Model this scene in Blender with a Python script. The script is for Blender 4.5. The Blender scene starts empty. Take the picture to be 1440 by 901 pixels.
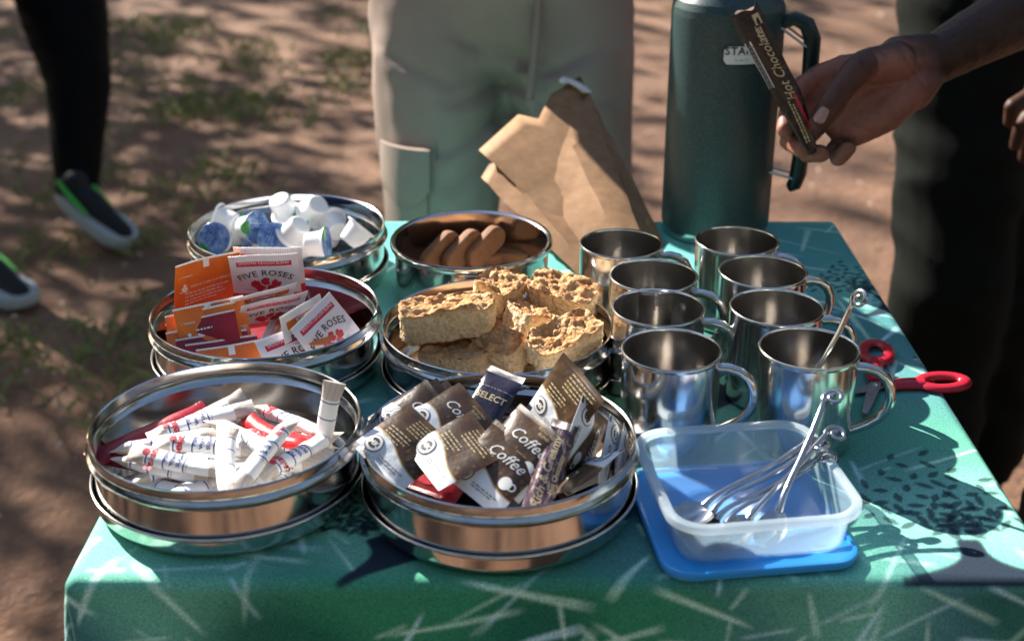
import bpy, bmesh, math, random
import numpy as np
from mathutils import Vector, Matrix, noise
R = math.radians
random.seed(11)
SC = bpy.context.scene
COL = SC.collection

# ------------------------------------------------------------------ camera
PITCH, FPX, CAMZ, TZ = 24.5, 1870.0, 1.30, 0.715      # tilt, focal length in photo pixels, heights (m)
cam = bpy.data.cameras.new('camera'); cam_o = bpy.data.objects.new('camera', cam); COL.objects.link(cam_o)
cam_o.location = (0, 0, CAMZ); cam_o.rotation_euler = (R(90 - PITCH), 0, 0)
cam.sensor_fit = 'HORIZONTAL'; cam.sensor_width = 36; cam.lens = 36 * FPX / 1440
cam.clip_start = 0.05; cam.clip_end = 800
cam.dof.use_dof = True; cam.dof.focus_distance = 1.20; cam.dof.aperture_fstop = 4.8; cam.dof.aperture_blades = 8
SC.camera = cam_o

# ------------------------------------------------------------------ light
SUN_DIR = Vector((0.117, -0.120, -0.107)).normalized()          # the way the light travels
SUN_EL = math.asin(-SUN_DIR.z); SUN_AZ = math.atan2(-SUN_DIR.x, -SUN_DIR.y)
w = bpy.data.worlds.new('World'); SC.world = w; w.use_nodes = True
nt = w.node_tree; nt.nodes.clear()
sky = nt.nodes.new('ShaderNodeTexSky'); sky.sky_type = 'NISHITA'; sky.sun_disc = False
sky.sun_elevation = SUN_EL; sky.sun_rotation = SUN_AZ; sky.dust_density = 1.0; sky.ozone_density = 1.0
bg = nt.nodes.new('ShaderNodeBackground'); bg.inputs['Strength'].default_value = 0.074
wo = nt.nodes.new('ShaderNodeOutputWorld')
nt.links.new(sky.outputs[0], bg.inputs[0]); nt.links.new(bg.outputs[0], wo.inputs[0])
sun = bpy.data.lights.new('sun', 'SUN'); sun.energy = 5.0; sun.angle = R(0.55); sun.color = (1, 0.93, 0.82)
sun_o = bpy.data.objects.new('sun', sun); COL.objects.link(sun_o); sun_o.location = (-6, 6, 6)
sun_o.rotation_euler = SUN_DIR.to_track_quat('-Z', 'Y').to_euler()
SC.view_settings.view_transform = 'Standard'; SC.view_settings.look = 'None'
SC.view_settings.exposure = 1.62; SC.view_settings.gamma = 1.0

# ------------------------------------------------------------------ where a thing stands
_c, _s = math.cos(R(PITCH)), math.sin(R(PITCH))
def WD(px, py, d):
    a, b = (px - 720) / FPX * d, -(py - 450.5) / FPX * d
    return Vector((a, _c * d + _s * b, CAMZ - _s * d + _c * b))
def W(px, py, h):                 # point seen at a photo pixel that lies h above the table
    p = WD(px, py, 1.0) - Vector((0, 0, CAMZ))
    t = (TZ + h - CAMZ) / p.z
    return Vector((0, 0, CAMZ)) + p * t
def G(px, py): return W(px, py, -TZ)

# ------------------------------------------------------------------ mesh helpers
class MB:
    def __init__(self): self.v, self.f, self.uv = [], [], None
    def add(self, vs, fs, M=None):
        o = len(self.v)
        self.v += [tuple(M @ Vector(p)) if M else tuple(p) for p in vs]
        self.f += [tuple(i + o for i in f) for f in fs]
        return self
    def lathe(self, prof, seg=64, M=None, close=False):
        q = [prof[0]]                        # keep long straight walls flat in their shading with a holding loop at each end
        for (r0, z0), (r1, z1) in zip(prof, prof[1:]):
            L = math.hypot(r1 - r0, z1 - z0)
            if L > .007:
                for t in (.0007 / L, 1 - .0007 / L): q.append((r0 + (r1 - r0) * t, z0 + (z1 - z0) * t))
            q.append((r1, z1))
        if not close: prof = q
        vs, fs, n = [], [], len(prof)
        for k in range(seg):
            a = 2 * math.pi * k / seg
            vs += [(r * math.cos(a), r * math.sin(a), z) for r, z in prof]
        for k in range(seg):
            for i in range(n - (0 if close else 1)):
                j = (i + 1) % n
                fs.append((k * n + i, ((k + 1) % seg) * n + i, ((k + 1) % seg) * n + j, k * n + j))
        return self.add(vs, fs, M)
    def tube(self, path, rad, seg=10, M=None, flat=1.0, up=None, caps=True, loop=False):
        P = [Vector(p) for p in path]; n = len(P)
        rs = rad if isinstance(rad, (list, tuple)) else [rad] * n
        vs, fs = [], []
        U = None
        for i in range(n):
            a, b = (P[(i - 1) % n], P[(i + 1) % n]) if loop else (P[max(i - 1, 0)], P[min(i + 1, n - 1)])
            t = (b - a).normalized()
            if U is None:
                U = Vector(up) if up else (Vector((0, 0, 1)) if abs(t.z) < .9 else Vector((1, 0, 0)))
            elif up: U = Vector(up)
            U = (U - t * U.dot(t)).normalized(); S = t.cross(U)
            for k in range(seg):
                q = 2 * math.pi * k / seg
                vs.append(P[i] + (S * math.cos(q) + U * math.sin(q) * flat) * rs[i])
        for i in range(n if loop else n - 1):
            j = (i + 1) % n
            for k in range(seg):
                fs.append((i * seg + k, i * seg + (k + 1) % seg, j * seg + (k + 1) % seg, j * seg + k))
        if caps and not loop:
            fs.append(tuple(range(seg))[::-1]); fs.append(tuple((n - 1) * seg + k for k in range(seg)))
        return self.add(vs, fs, M)
    def box(self, sx, sy, sz, M=None):
        x, y, z = sx / 2, sy / 2, sz / 2
        vs = [(a, b, c) for a in (-x, x) for b in (-y, y) for c in (-z, z)]
        return self.add(vs, [(0, 1, 3, 2), (4, 6, 7, 5), (0, 4, 5, 1), (2, 3, 7, 6), (0, 2, 6, 4), (1, 5, 7, 3)], M)
    def prism(self, pts, z0, z1, M=None):
        n = len(pts)
        vs = [(x, y, z0) for x, y in pts] + [(x, y, z1) for x, y in pts]
        fs = [tuple(range(n))[::-1], tuple(range(n, 2 * n))] + [(i, (i + 1) % n, n + (i + 1) % n, n + i) for i in range(n)]
        return self.add(vs, fs, M)
    def mesh(self, name, smooth=True, angle=45, bevel=0, bseg=2):
        me = bpy.data.meshes.new(name)
        me.from_pydata(self.v, [], self.f)
        if bevel:
            bm = bmesh.new(); bm.from_mesh(me)
            bmesh.ops.bevel(bm, geom=[e for e in bm.edges if len(e.link_faces) == 2 and e.calc_face_angle() > .5],
                            offset=bevel, segments=bseg, affect='EDGES', profile=.6)
            bm.to_mesh(me); bm.free()
        me.validate(); me.update()
        if smooth:
            me.polygons.foreach_set('use_smooth', [True] * len(me.polygons))
            me.set_sharp_from_angle(angle=R(angle))
        return me

def link(name, me, mat=None, parent=None, M=None):
    o = bpy.data.objects.new(name, me); COL.objects.link(o)
    if mat is not None and len(me.materials) == 0: me.materials.append(mat)
    if parent: o.parent = parent
    if M is not None: o.matrix_local = M
    return o
def empty(name, M=None):
    o = bpy.data.objects.new(name, None); COL.objects.link(o); o.empty_display_size = .02
    if M is not None: o.matrix_world = M
    return o
def tag(o, label=None, cat=None, group=None, kind=None):
    if label: o['label'] = label
    if cat: o['category'] = cat
    if group: o['group'] = group
    if kind: o['kind'] = kind
    return o
def copy_tree(o, M=None, parent=None):
    c = o.copy(); COL.objects.link(c)
    c.parent = parent
    if parent: c.matrix_local = o.matrix_local.copy()
    if M is not None: c.matrix_world = M
    for ch in list(o.children): copy_tree(ch, None, c)
    return c
def T(x, y=0, z=0): return Matrix.Translation((x, y, z)) if not isinstance(x, Vector) else Matrix.Translation(x)
def RX(a): return Matrix.Rotation(R(a), 4, 'X')
def RY(a): return Matrix.Rotation(R(a), 4, 'Y')
def RZ(a): return Matrix.Rotation(R(a), 4, 'Z')
def frame(o, x, y):                       # matrix with local x along x and y in the x-y plane
    x = Vector(x).normalized(); y = Vector(y); y = (y - x * y.dot(x)).normalized(); z = x.cross(y)
    M = Matrix((x, y, z)).transposed().to_4x4(); M.translation = o
    return M

# ------------------------------------------------------------------ materials
class NM:
    """one node material; small helpers so the recipes below stay short"""
    def __init__(self, name):
        self.m = bpy.data.materials.new(name); self.m.use_nodes = True
        self.t = self.m.node_tree; self.b = self.t.nodes['Principled BSDF']
    def n(self, typ, **kw):
        x = self.t.nodes.new(typ)
        for k, v in kw.items(): setattr(x, k, v)
        return x
    def put(self, sock, v):
        if hasattr(v, 'is_output') or hasattr(v, 'links'): self.t.links.new(v, sock)
        else: sock.default_value = v
    def set(self, **kw):
        for k, v in kw.items(): self.put(self.b.inputs[k.replace('_', ' ')], v)
        return self
    def math(self, op, a, b=0.0, c=None):
        x = self.n('ShaderNodeMath', operation=op)
        self.put(x.inputs[0], a); self.put(x.inputs[1], b)
        if c is not None: self.put(x.inputs[2], c)
        return x.outputs[0]
    def mix(self, f, a, b, blend='MIX'):
        x = self.n('ShaderNodeMix', data_type='RGBA', blend_type=blend)
        self.put(x.inputs[0], f)
        for s, v in ((x.inputs[6], a), (x.inputs[7], b)):
            self.put(s, v if not isinstance(v, tuple) else (*v[:3], 1))
        return x.outputs[2]
    def coord(self, kind='Object', scale=(1, 1, 1)):
        c = self.n('ShaderNodeTexCoord'); mp = self.n('ShaderNodeMapping'); mp.inputs['Scale'].default_value = scale
        self.t.links.new(c.outputs[kind], mp.inputs[0]); return mp.outputs[0]
    def noise(self, vec, scale, detail=4, rough=.55):
        x = self.n('ShaderNodeTexNoise'); self.put(x.inputs['Vector'], vec)
        x.inputs['Scale'].default_value = scale; x.inputs['Detail'].default_value = detail; x.inputs['Roughness'].default_value = rough
        return x.outputs[0]
    def ramp(self, f, stops):
        x = self.n('ShaderNodeValToRGB'); self.put(x.inputs[0], f); e = x.color_ramp.elements
        while len(e) < len(stops): e.new(.5)
        for k, (p, c) in enumerate(stops): e[k].position = p; e[k].color = (*c, 1) if isinstance(c, tuple) else (c, c, c, 1)
        return x.outputs[0]
    def bump(self, h, strength=.3, dist=.001):
        x = self.n('ShaderNodeBump'); x.inputs['Strength'].default_value = strength; x.inputs['Distance'].default_value = dist
        self.put(x.inputs['Height'], h); self.put(self.b.inputs['Normal'], x.outputs[0]); return self
    def uv(self):
        u = self.n('ShaderNodeUVMap'); s = self.n('ShaderNodeSeparateXYZ'); self.t.links.new(u.outputs[0], s.inputs[0])
        return s.outputs[0], s.outputs[1], u.outputs[0]
    def rect(self, u, v, u0, u1, v0, v1):
        m = self.math
        return m('MULTIPLY', m('MULTIPLY', m('GREATER_THAN', u, u0), m('LESS_THAN', u, u1)),
                 m('MULTIPLY', m('GREATER_THAN', v, v0), m('LESS_THAN', v, v1)))
def simple(name, col, rough=.5, metal=0, **kw):
    m = NM(name); m.set(Base_Color=(*col, 1), Roughness=rough, Metallic=metal, **kw); return m.m
def mottled(name, c0, c1, scale, rough=.6, bump=0, bscale=None, metal=0, detail=5, **kw):
    m = NM(name); v = m.coord('Object'); f = m.noise(v, scale, detail)
    m.set(Base_Color=m.ramp(f, [(.3, c0), (.7, c1)]), Roughness=rough, Metallic=metal, **kw)
    if bump: m.bump(m.noise(v, bscale or scale * 4, 4), bump, .002)
    return m.m

def steel(name, base=(.6, .58, .56), rough=.14, aniso=.3, lines=900):
    m = NM(name); v = m.coord('Object', (3, 3, lines)); f = m.noise(v, 1.0, 3)
    v2 = m.coord('Object'); g = m.noise(v2, 30, 5); sm = m.noise(v2, 260, 2)
    ro = m.math('ADD', m.math('MULTIPLY', f, .10), m.math('MULTIPLY_ADD', g, .10, rough - .10))
    spots = m.ramp(sm, [(.70, (*base,)), (.80, tuple(c * .86 for c in base))])
    m.set(Base_Color=spots, Metallic=1.0, Roughness=ro)
    tn = m.n('ShaderNodeTangent', direction_type='RADIAL', axis='Z')
    m.set(Anisotropic=aniso); m.put(m.b.inputs['Tangent'], tn.outputs[0])
    m.bump(f, .02, .0004)
    return m.m

M = {}
M['steel_tin'] = steel('steel_tin', (.60, .585, .565), .125, .3)
M['steel_mug'] = steel('steel_mug', (.64, .62, .60), .16, .4, 700)
M['steel_spoon'] = mottled('steel_spoon', (.46, .46, .47), (.58, .58, .59), 60, .16, metal=1.0)
M['blade'] = mottled('blade', (.30, .30, .31), (.45, .45, .46), 160, .35, metal=1.0)
M['wire'] = simple('wire', (.6, .6, .6), .3, 1.0)

# tablecloth: printed cotton, colour comes from a painted print attribute
m = NM('printed_cotton'); a = m.n('ShaderNodeVertexColor', layer_name='print'); v = m.coord('Object')
f = m.noise(v, 620, 3, .7); g = m.noise(v, 1500, 1)
m.set(Base_Color=m.mix(1.0, a.outputs[0], m.ramp(f, [(.32, .66), (.5, 1.0), (.72, 1.45)]), 'MULTIPLY'), Roughness=.9, Specular_IOR_Level=.25)
m.bump(g, .2, .0003); M['cloth'] = m.m

# red-brown bush soil
m = NM('bush_soil'); v = m.coord('Object')
f1 = m.noise(v, .9, 6, .6); f2 = m.noise(v, 9, 6, .65); f3 = m.noise(v, 70, 4, .6)
c = m.ramp(f1, [(.3, (.115, .055, .032)), (.52, (.20, .102, .058)), (.72, (.30, .175, .105))])
c = m.mix(m.ramp(f2, [(.42, 0.0), (.68, .6)]), c, (.085, .046, .030))
c = m.mix(m.ramp(f3, [(.62, 0.0), (.75, .5)]), c, (.42, .31, .22))
m.set(Base_Color=c, Roughness=.95); m.bump(m.math('ADD', f2, m.math('MULTIPLY', f3, .4)), .8, .03); M['soil'] = m.m
M['grass'] = mottled('grass', (.13, .17, .055), (.30, .30, .13), 3, .7)
M['litter'] = mottled('litter', (.20, .13, .08), (.62, .55, .45), 2.2, .6)
M['leaf'] = mottled('leaf', (.04, .07, .015), (.11, .13, .035), 1.5, .6)
M['bark'] = mottled('bark', (.09, .06, .04), (.20, .15, .11), 9, .9, .6, 40)

# food
m = NM('rusk'); v = m.coord('Object'); a = m.n('ShaderNodeVertexColor', layer_name='crust')
f = m.noise(v, 60, 6, .65); g = m.noise(v, 260, 4)
top = m.ramp(f, [(.28, (.30, .105, .035)), (.42, (.56, .265, .095)), (.62, (.74, .45, .225))])
side = m.ramp(g, [(.3, (.58, .40, .22)), (.6, (.82, .63, .40))])
m.set(Base_Color=m.mix(a.outputs[0], side, top), Roughness=.85); m.bump(m.math('ADD', f, m.math('MULTIPLY', g, 1.5)), 1.0, .003); M['rusk'] = m.m
M['biscuit'] = mottled('biscuit', (.19, .078, .030), (.28, .125, .052), 90, .75, .5, 420)

# plastic box: milky polypropylene
def milky(name, tint, clear):
    m = NM(name); t = m.t; t.nodes.remove(m.b)
    tr = m.n('ShaderNodeBsdfTransparent'); tr.inputs[0].default_value = (.95, .98, 1, 1)
    di = m.n('ShaderNodeBsdfDiffuse'); di.inputs[0].default_value = (*tint, 1)
    tl = m.n('ShaderNodeBsdfTranslucent'); tl.inputs[0].default_value = (*tint, 1)
    gl = m.n('ShaderNodeBsdfGlossy'); gl.inputs['Roughness'].default_value = .16
    lw = m.n('ShaderNodeLayerWeight'); lw.inputs[0].default_value = .5
    fr = m.n('ShaderNodeMath', operation='MULTIPLY_ADD'); t.links.new(m.math('POWER', lw.outputs['Facing'], 4.0), fr.inputs[0]); fr.inputs[1].default_value = .55; fr.inputs[2].default_value = .035
    a = m.n('ShaderNodeMixShader'); a.inputs[0].default_value = .5; t.links.new(di.outputs[0], a.inputs[1]); t.links.new(tl.outputs[0], a.inputs[2])
    b = m.n('ShaderNodeMixShader'); b.inputs[0].default_value = clear; t.links.new(a.outputs[0], b.inputs[1]); t.links.new(tr.outputs[0], b.inputs[2])
    c = m.n('ShaderNodeMixShader'); t.links.new(fr.outputs[0], c.inputs[0]); t.links.new(b.outputs[0], c.inputs[1]); t.links.new(gl.outputs[0], c.inputs[2])
    t.links.new(c.outputs[0], t.nodes['Material Output'].inputs[0]); return m.m
M['milky'] = milky('milky_plastic', (.60, .82, .97), .76)
M['milky_rim'] = milky('milky_plastic_rim', (.80, .91, .97), .50)
M['blue_plastic'] = simple('blue_plastic', (.03, .32, .80), .32)
M['pod_white'] = simple('pod_white', (.84, .86, .88), .28, Subsurface_Weight=.15, Subsurface_Radius=(.01, .01, .01))
M['red_plastic'] = simple('red_plastic', (.42, .012, .03), .33)
M['white_paint'] = simple('white_paint', (.82, .82, .82), .5)

# wrappers --------------------------------------------------
def wrapper(name, build, rough=.33, spec=.5):
    m = NM(name); u, v, uv = m.uv()
    col = build(m, u, v, uv)
    mm = m.math
    edge = mm('MAXIMUM', mm('GREATER_THAN', v, .93), mm('LESS_THAN', v, .07))
    crimp = mm('MULTIPLY', mm('SINE', mm('MULTIPLY', u, 190)), edge)
    cr = m.noise(m.coord('Object'), 55, 3)
    m.set(Base_Color=col, Roughness=rough, Specular_IOR_Level=spec)
    m.bump(mm('ADD', mm('MULTIPLY', crimp, .25), mm('MULTIPLY', cr, 2.2)), .5, .0012)
    return m.m
def b_coffee(m, u, v, uv):
    mm = m.math
    line = mm('ADD', mm('MULTIPLY_ADD', u, -.16, .42), mm('MULTIPLY', mm('SINE', mm('MULTIPLY', u, 6.0)), .045))
    d = mm('SUBTRACT', v, line)
    vor = m.n('ShaderNodeTexVoronoi'); vor.inputs['Scale'].default_value = 11; m.put(vor.inputs['Vector'], uv)
    beans = mm('MULTIPLY', mm('LESS_THAN', v, .62), mm('GREATER_THAN', u, .42))
    brown = m.ramp(m.noise(uv, 3.2, 4), [(.3, (.030, .013, .005)), (.55, (.085, .040, .013)), (.75, (.19, .095, .034))])
    bean = m.ramp(vor.outputs[0], [(.15, (.22, .11, .05)), (.4, (.035, .014, .006))])
    col = m.mix(mm('MULTIPLY', beans, .55), brown, bean)
    col = m.mix(mm('LESS_THAN', d, .022), col, (.42, .28, .10))
    col = m.mix(mm('LESS_THAN', d, 0), col, (.74, .77, .82))
    return m.mix(m.rect(u, v, .0, .09, .0, .08), col, (.02, .02, .03))
def b_rose(m, u, v, uv):
    c = m.mix(m.math('LESS_THAN', v, .27), (.70, .66, .72), (.50, .012, .04))
    c = m.mix(m.rect(u, v, .10, .90, .80, .885), c, (.55, .012, .04))
    c = m.mix(m.math('LESS_THAN', v, .03), c, (.80, .80, .82)); return m.mix(m.math('GREATER_THAN', v, .975), c, (.85, .85, .85))
def b_rooibos_front(m, u, v, uv):
    c = m.mix(m.math('LESS_THAN', v, .27), (.72, .70, .73), (.75, .17, .02))
    c = m.mix(m.rect(u, v, .10, .90, .77, .885), c, (.75, .17, .02))
    return m.mix(m.math('GREATER_THAN', v, .97), c, (.85, .85, .85))
def b_orange(m, u, v, uv):
    c = m.ramp(m.noise(uv, 2.0, 2), [(.3, (.66, .13, .012)), (.7, (.82, .21, .025))])
    c = m.mix(m.rect(u, v, .44, .53, .84, 1.1), c, (.85, .83, .80)); return m.mix(m.math('GREATER_THAN', v, .972), c, (.85, .84, .82))
def b_crimson(m, u, v, uv):
    c = m.ramp(m.noise(uv, 2.0, 2), [(.3, (.22, .008, .02)), (.7, (.36, .015, .03))])
    return m.mix(m.math('GREATER_THAN', v, .972), c, (.80, .70, .70))
def b_choc(m, u, v, uv):
    return m.ramp(m.noise(uv, 4.5, 6, .7), [(.3, (.012, .005, .005)), (.55, (.035, .012, .009)), (.72, (.15, .055, .028))])
def b_purple(m, u, v, uv):
    return m.ramp(m.noise(uv, 7, 5, .7), [(.38, (.035, .018, .05)), (.52, (.10, .05, .07)), (.62, (.5, .4, .34))])
def b_navy(m, u, v, uv):
    return m.ramp(m.noise(uv, 5, 4), [(.35, (.010, .012, .03)), (.62, (.03, .022, .05)), (.75, (.09, .05, .06))])
def b_sugar(m, u, v, uv):
    mm = m.math
    fend = mm('MAXIMUM', mm('LESS_THAN', u, .17), mm('GREATER_THAN', u, .80))
    grid = mm('MAXIMUM', mm('GREATER_THAN', mm('SINE', mm('MULTIPLY', u, 420)), .55), mm('GREATER_THAN', mm('SINE', mm('MULTIPLY', v, 70)), .94))
    c = m.mix(mm('MULTIPLY', grid, .85), m.mix(fend, (.82, .80, .78), (.62, .57, .52)), (.34, .25, .20))
    clean = m.rect(u, v, .60, .80, -1, 2)
    c = m.mix(mm('MAXIMUM', clean, m.rect(u, v, .17, .58, -1, 2)), c, (.84, .84, .85))
    for p in (.19, .36, .555): c = m.mix(m.rect(u, v, p, p + .014, -1, 2), c, (.035, .06, .26))
    return c
def b_redstick(m, u, v, uv):
    return m.mix(m.math('GREATER_THAN', u, .9), m.ramp(m.noise(uv, 3, 3), [(.3, (.5, .01, .02)), (.7, (.66, .03, .03))]), (.75, .6, .58))
for k, fn, ro in (('coffee', b_coffee, .40), ('rose', b_rose, .28), ('rooibos', b_rooibos_front, .28), ('orange', b_orange, .36), ('crimson', b_crimson, .33),
                  ('choc', b_choc, .27), ('purple', b_purple, .3), ('navy', b_navy, .3), ('sugar', b_sugar, .6), ('redstick', b_redstick, .35)):
    M[k] = wrapper('wrapper_' + k, fn, ro)
for k, c in (('ink_cream', (.62, .50, .29)), ('ink_white', (.82, .82, .82)), ('ink_black', (.02, .018, .02)), ('ink_red', (.55, .015, .04)), ('ink_blue', (.03, .07, .30)),
             ('ink_brown', (.05, .02, .012)), ('ink_grey', (.25, .24, .25))): M[k] = simple(k, c, .45)
M['foil_blue'] = mottled('foil_blue', (.03, .12, .42), (.35, .55, .80), 120, .25, metal=.2)
M['foil_green'] = simple('foil_green', (.03, .30, .02), .3)
m = NM('kraft'); v = m.coord('Object'); f = m.noise(v, 70, 5); g = m.noise(v, 500, 3)
m.set(Base_Color=m.ramp(f, [(.3, (.27, .145, .070)), (.7, (.37, .21, .108))]), Roughness=.8); m.bump(g, .3, .0008); M['kraft'] = m.m
m = NM('hammered_green'); v = m.coord('Object'); f = m.noise(v, 420, 2)
m.set(Base_Color=m.ramp(f, [(.35, (.026, .054, .058)), (.7, (.050, .092, .095))]), Metallic=.15, Roughness=.40)
m.bump(f, .35, .0006); M['flask_green'] = m.m
M['dark_green'] = simple('dark_green', (.004, .022, .020), .4)
M['badge'] = simple('badge', (.80, .82, .82), .4)

# ================================================================== THE SETTING
# ground: one sheet to the horizon, finer and gently uneven close by
def axis():
    near = list(np.arange(-7, 7.01, .14)); far = [8, 10, 14, 20, 30, 50, 90, 160, 300]
    return [-x for x in far[::-1]] + near + far
ax = axis(); n = len(ax); b = MB(); vs = []
for y in ax:
    for x in ax:
        k = max(0, 1 - max(abs(x), abs(y - 3)) / 12)
        vs.append((x, y + 3, (noise.noise((x * .7, y * .7, 0)) * .022 + noise.noise((x * 3, y * 3, 4)) * .010 - .018) * k))
b.add(vs, [(j * n + i, j * n + i + 1, (j + 1) * n + i + 1, (j + 1) * n + i) for j in range(n - 1) for i in range(n - 1)])
tag(link('ground', b.mesh('ground', angle=180), M['soil']), kind='structure')

# short grass, dry leaves and crumbs of stone on the soil
rg = random.Random(4); b = MB()
for c in range(95):
    if c < 65: px, py = rg.uniform(-40, 520), rg.choice((rg.uniform(-60, 160), rg.uniform(-60, 330)))
    elif c < 78: px, py = rg.uniform(-60, 300), rg.uniform(330, 560)
    else: px, py = rg.uniform(480, 1500), rg.uniform(-120, 150)
    p = G(px, py)
    if p.y > 12: continue
    for _ in range(rg.randint(14, 46)):
        q = p + Vector((rg.gauss(0, .07), rg.gauss(0, .09), 0)); a = rg.uniform(0, 6.28); h = rg.uniform(.010, .042); ww = rg.uniform(.002, .005)
        dx, dy = math.cos(a), math.sin(a); lx, ly = rg.gauss(0, .02), rg.gauss(0, .02)
        b.add([(q.x - dx * ww, q.y - dy * ww, -.01), (q.x + dx * ww, q.y + dy * ww, -.01), (q.x + dx * ww * .6 + lx * .6, q.y + dy * ww * .6 + ly * .6, h * .6), (q.x + lx * 1.7, q.y + ly * 1.7, h)], [(0, 1, 2), (0, 2, 3)])
tag(link('grass_tufts', b.mesh('grass_tufts', False), M['grass']), 'short sparse green grass growing in tufts on the brown soil', 'grass', kind='stuff')
b = MB()
for _ in range(2600):
    x, y = rg.uniform(-5, 5), rg.uniform(-1.5, 9); s = rg.choice((.004, .006, .008, .012, .018)) * rg.uniform(.6, 1.3); a = rg.uniform(0, 6.28)
    c, d = math.cos(a) * s, math.sin(a) * s; z = rg.uniform(0, .006)
    b.add([(x - c, y - d, z), (x + d * .5, y - c * .5, z + s * .5), (x + c, y + d, z), (x - d * .5, y + c * .5, z + s * .25)], [(0, 1, 2, 3)])
tag(link('leaf_litter', b.mesh('leaf_litter', False), M['litter']), 'dry leaf crumbs and small stones scattered over the brown soil', 'litter', kind='stuff')

# bush trees standing round the clearing: they shade the ground in patches and show in the steel
def crown_mesh(seed, leaves=5200):
    r = random.Random(seed); b = MB()
    clumps = [(Vector((r.gauss(0, 1.0), r.gauss(0, 1.0), r.uniform(1.9, 4.2))), r.uniform(.35, .85)) for _ in range(26)]
    for _ in range(leaves):
        c, s = r.choice(clumps)
        p = c + Vector((r.gauss(0, s), r.gauss(0, s), r.gauss(0, s * .5)))
        u = Vector((r.gauss(0, 1), r.gauss(0, 1), r.gauss(0, .6))).normalized() * r.uniform(.04, .09); v = u.orthogonal() * .45
        b.add([p - u, p - v, p + u, p + v], [(0, 1, 2, 3)])
    return b.mesh('crown', False), clumps
def trunk_mesh(seed, clumps):
    r = random.Random(seed); b = MB()
    b.tube([(0, 0, -.1), (.03, .02, .6), (-.04, .05, 1.3), (.02, 0, 2.0)], [.17, .13, .11, .09], 10)
    for c, s in clumps[:12]:
        m = Vector((c.x * .45, c.y * .45, 1.5 + .3 * (c.z - 1.5)))
        b.tube([(0, .02, 1.2), m, c], [.07, .04, .012], 6)
    return b.mesh('trunk')
TREES = [*[(15.5 * math.cos(R(a_)) + (k_ % 3) * 1.1, 2 + 15.5 * math.sin(R(a_)), 1.75 + .25 * (k_ % 4), '') for k_, a_ in enumerate(range(-218, 118, 12))], (-9.5, 10.5, 1.25, 'tree behind the walkers'), (-6.0, 15, 1.4, ''), (1.5, 14.5, 1.2, ''), (8.5, 11, 1.3, ''), (11, 1, 1.2, ''), (7, -8, 1.3, ''), (-1, -10, 1.35, ''), (-9, -6, 1.3, ''), (-12, 3, 1.3, ''), (-4.4, 5.9, .8, ''), (-5.6, 7.6, .85, '')]
protos = []
for i in range(3):
    cm, cl = crown_mesh(20 + i); protos.append((cm, trunk_mesh(40 + i, cl)))
for i, (x, y, s, _) in enumerate(TREES):
    t = empty('bush_tree', T(x, y, -.02) @ RZ(i * 71) @ Matrix.Scale(s, 4))
    cm, tm = protos[i % 3]
    link('trunk', tm, M['bark'], t); link('crown', cm, M['leaf'], t)
    tag(t, 'small leafy bushveld tree standing at the edge of the clearing', 'tree', 'trees round the clearing')

# ================================================================== TABLE AND CLOTH
X0, X1, Y0, Y1 = -.325, .402, .826, 1.585
table = empty('folding_table', T((X0 + X1) / 2, (Y0 + Y1) / 2, 0))
M['table_grey'] = simple('table_grey', (.28, .28, .27), .6)
link('tabletop', MB().box(X1 - X0 - .012, Y1 - Y0 - .012, .03).mesh('tabletop', bevel=.006), M['table_grey'], table, T(0, 0, TZ - .022))
lm = MB().tube([(0, 0, 0), (0, 0, TZ - .037)], .014, 12).mesh('leg')
for sx in (-1, 1):
    for sy in (-1, 1): link('leg', lm, M['table_grey'], table, T(sx * (X1 - X0 - .12) / 2, sy * (Y1 - Y0 - .12) / 2, 0))
tag(table, 'square folding table hidden under the green printed cloth', 'table')

# the cloth as a fine sheet that breaks over the table edge; its print is painted into a point colour attribute
DROP, STEP, RAD = .23, .0018, .010
us = np.arange(X0 - DROP, X1 + DROP + STEP / 2, STEP); vs_ = np.arange(Y0 - DROP, Y1 + DROP + STEP / 2, STEP)
U, V = np.meshgrid(us, vs_)
du = np.where(U < X0, U - X0, np.where(U > X1, U - X1, 0)); dv = np.where(V < Y0, V - Y0, np.where(V > Y1, V - Y1, 0))
d = np.hypot(du, dv); dd = np.maximum(d, 1e-9); nx, ny = du / dd, dv / dd
arc = RAD * math.pi / 2
hor = np.where(d < arc, RAD * np.sin(np.minimum(d, arc) / RAD), RAD + (d - arc) * .13)
ver = np.where(d < arc, RAD * (1 - np.cos(np.minimum(d, arc) / RAD)), RAD + (d - arc) * .99)
s_ = U * 1.0 + V * .9
fold = np.where(d > arc, (d - arc) / DROP, 0) * (.010 * np.sin(s_ * 21) + .006 * np.sin(s_ * 47 + 1))
PX = np.clip(U, X0, X1) + nx * (hor + fold); PY = np.clip(V, Y0, Y1) + ny * (hor + fold)
PZ = TZ - ver + np.where(d < .001, .0005 * np.sin(U * 31 + np.sin(V * 14) * 2) * np.sin(V * 23 + 1), 0) - .0005
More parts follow.
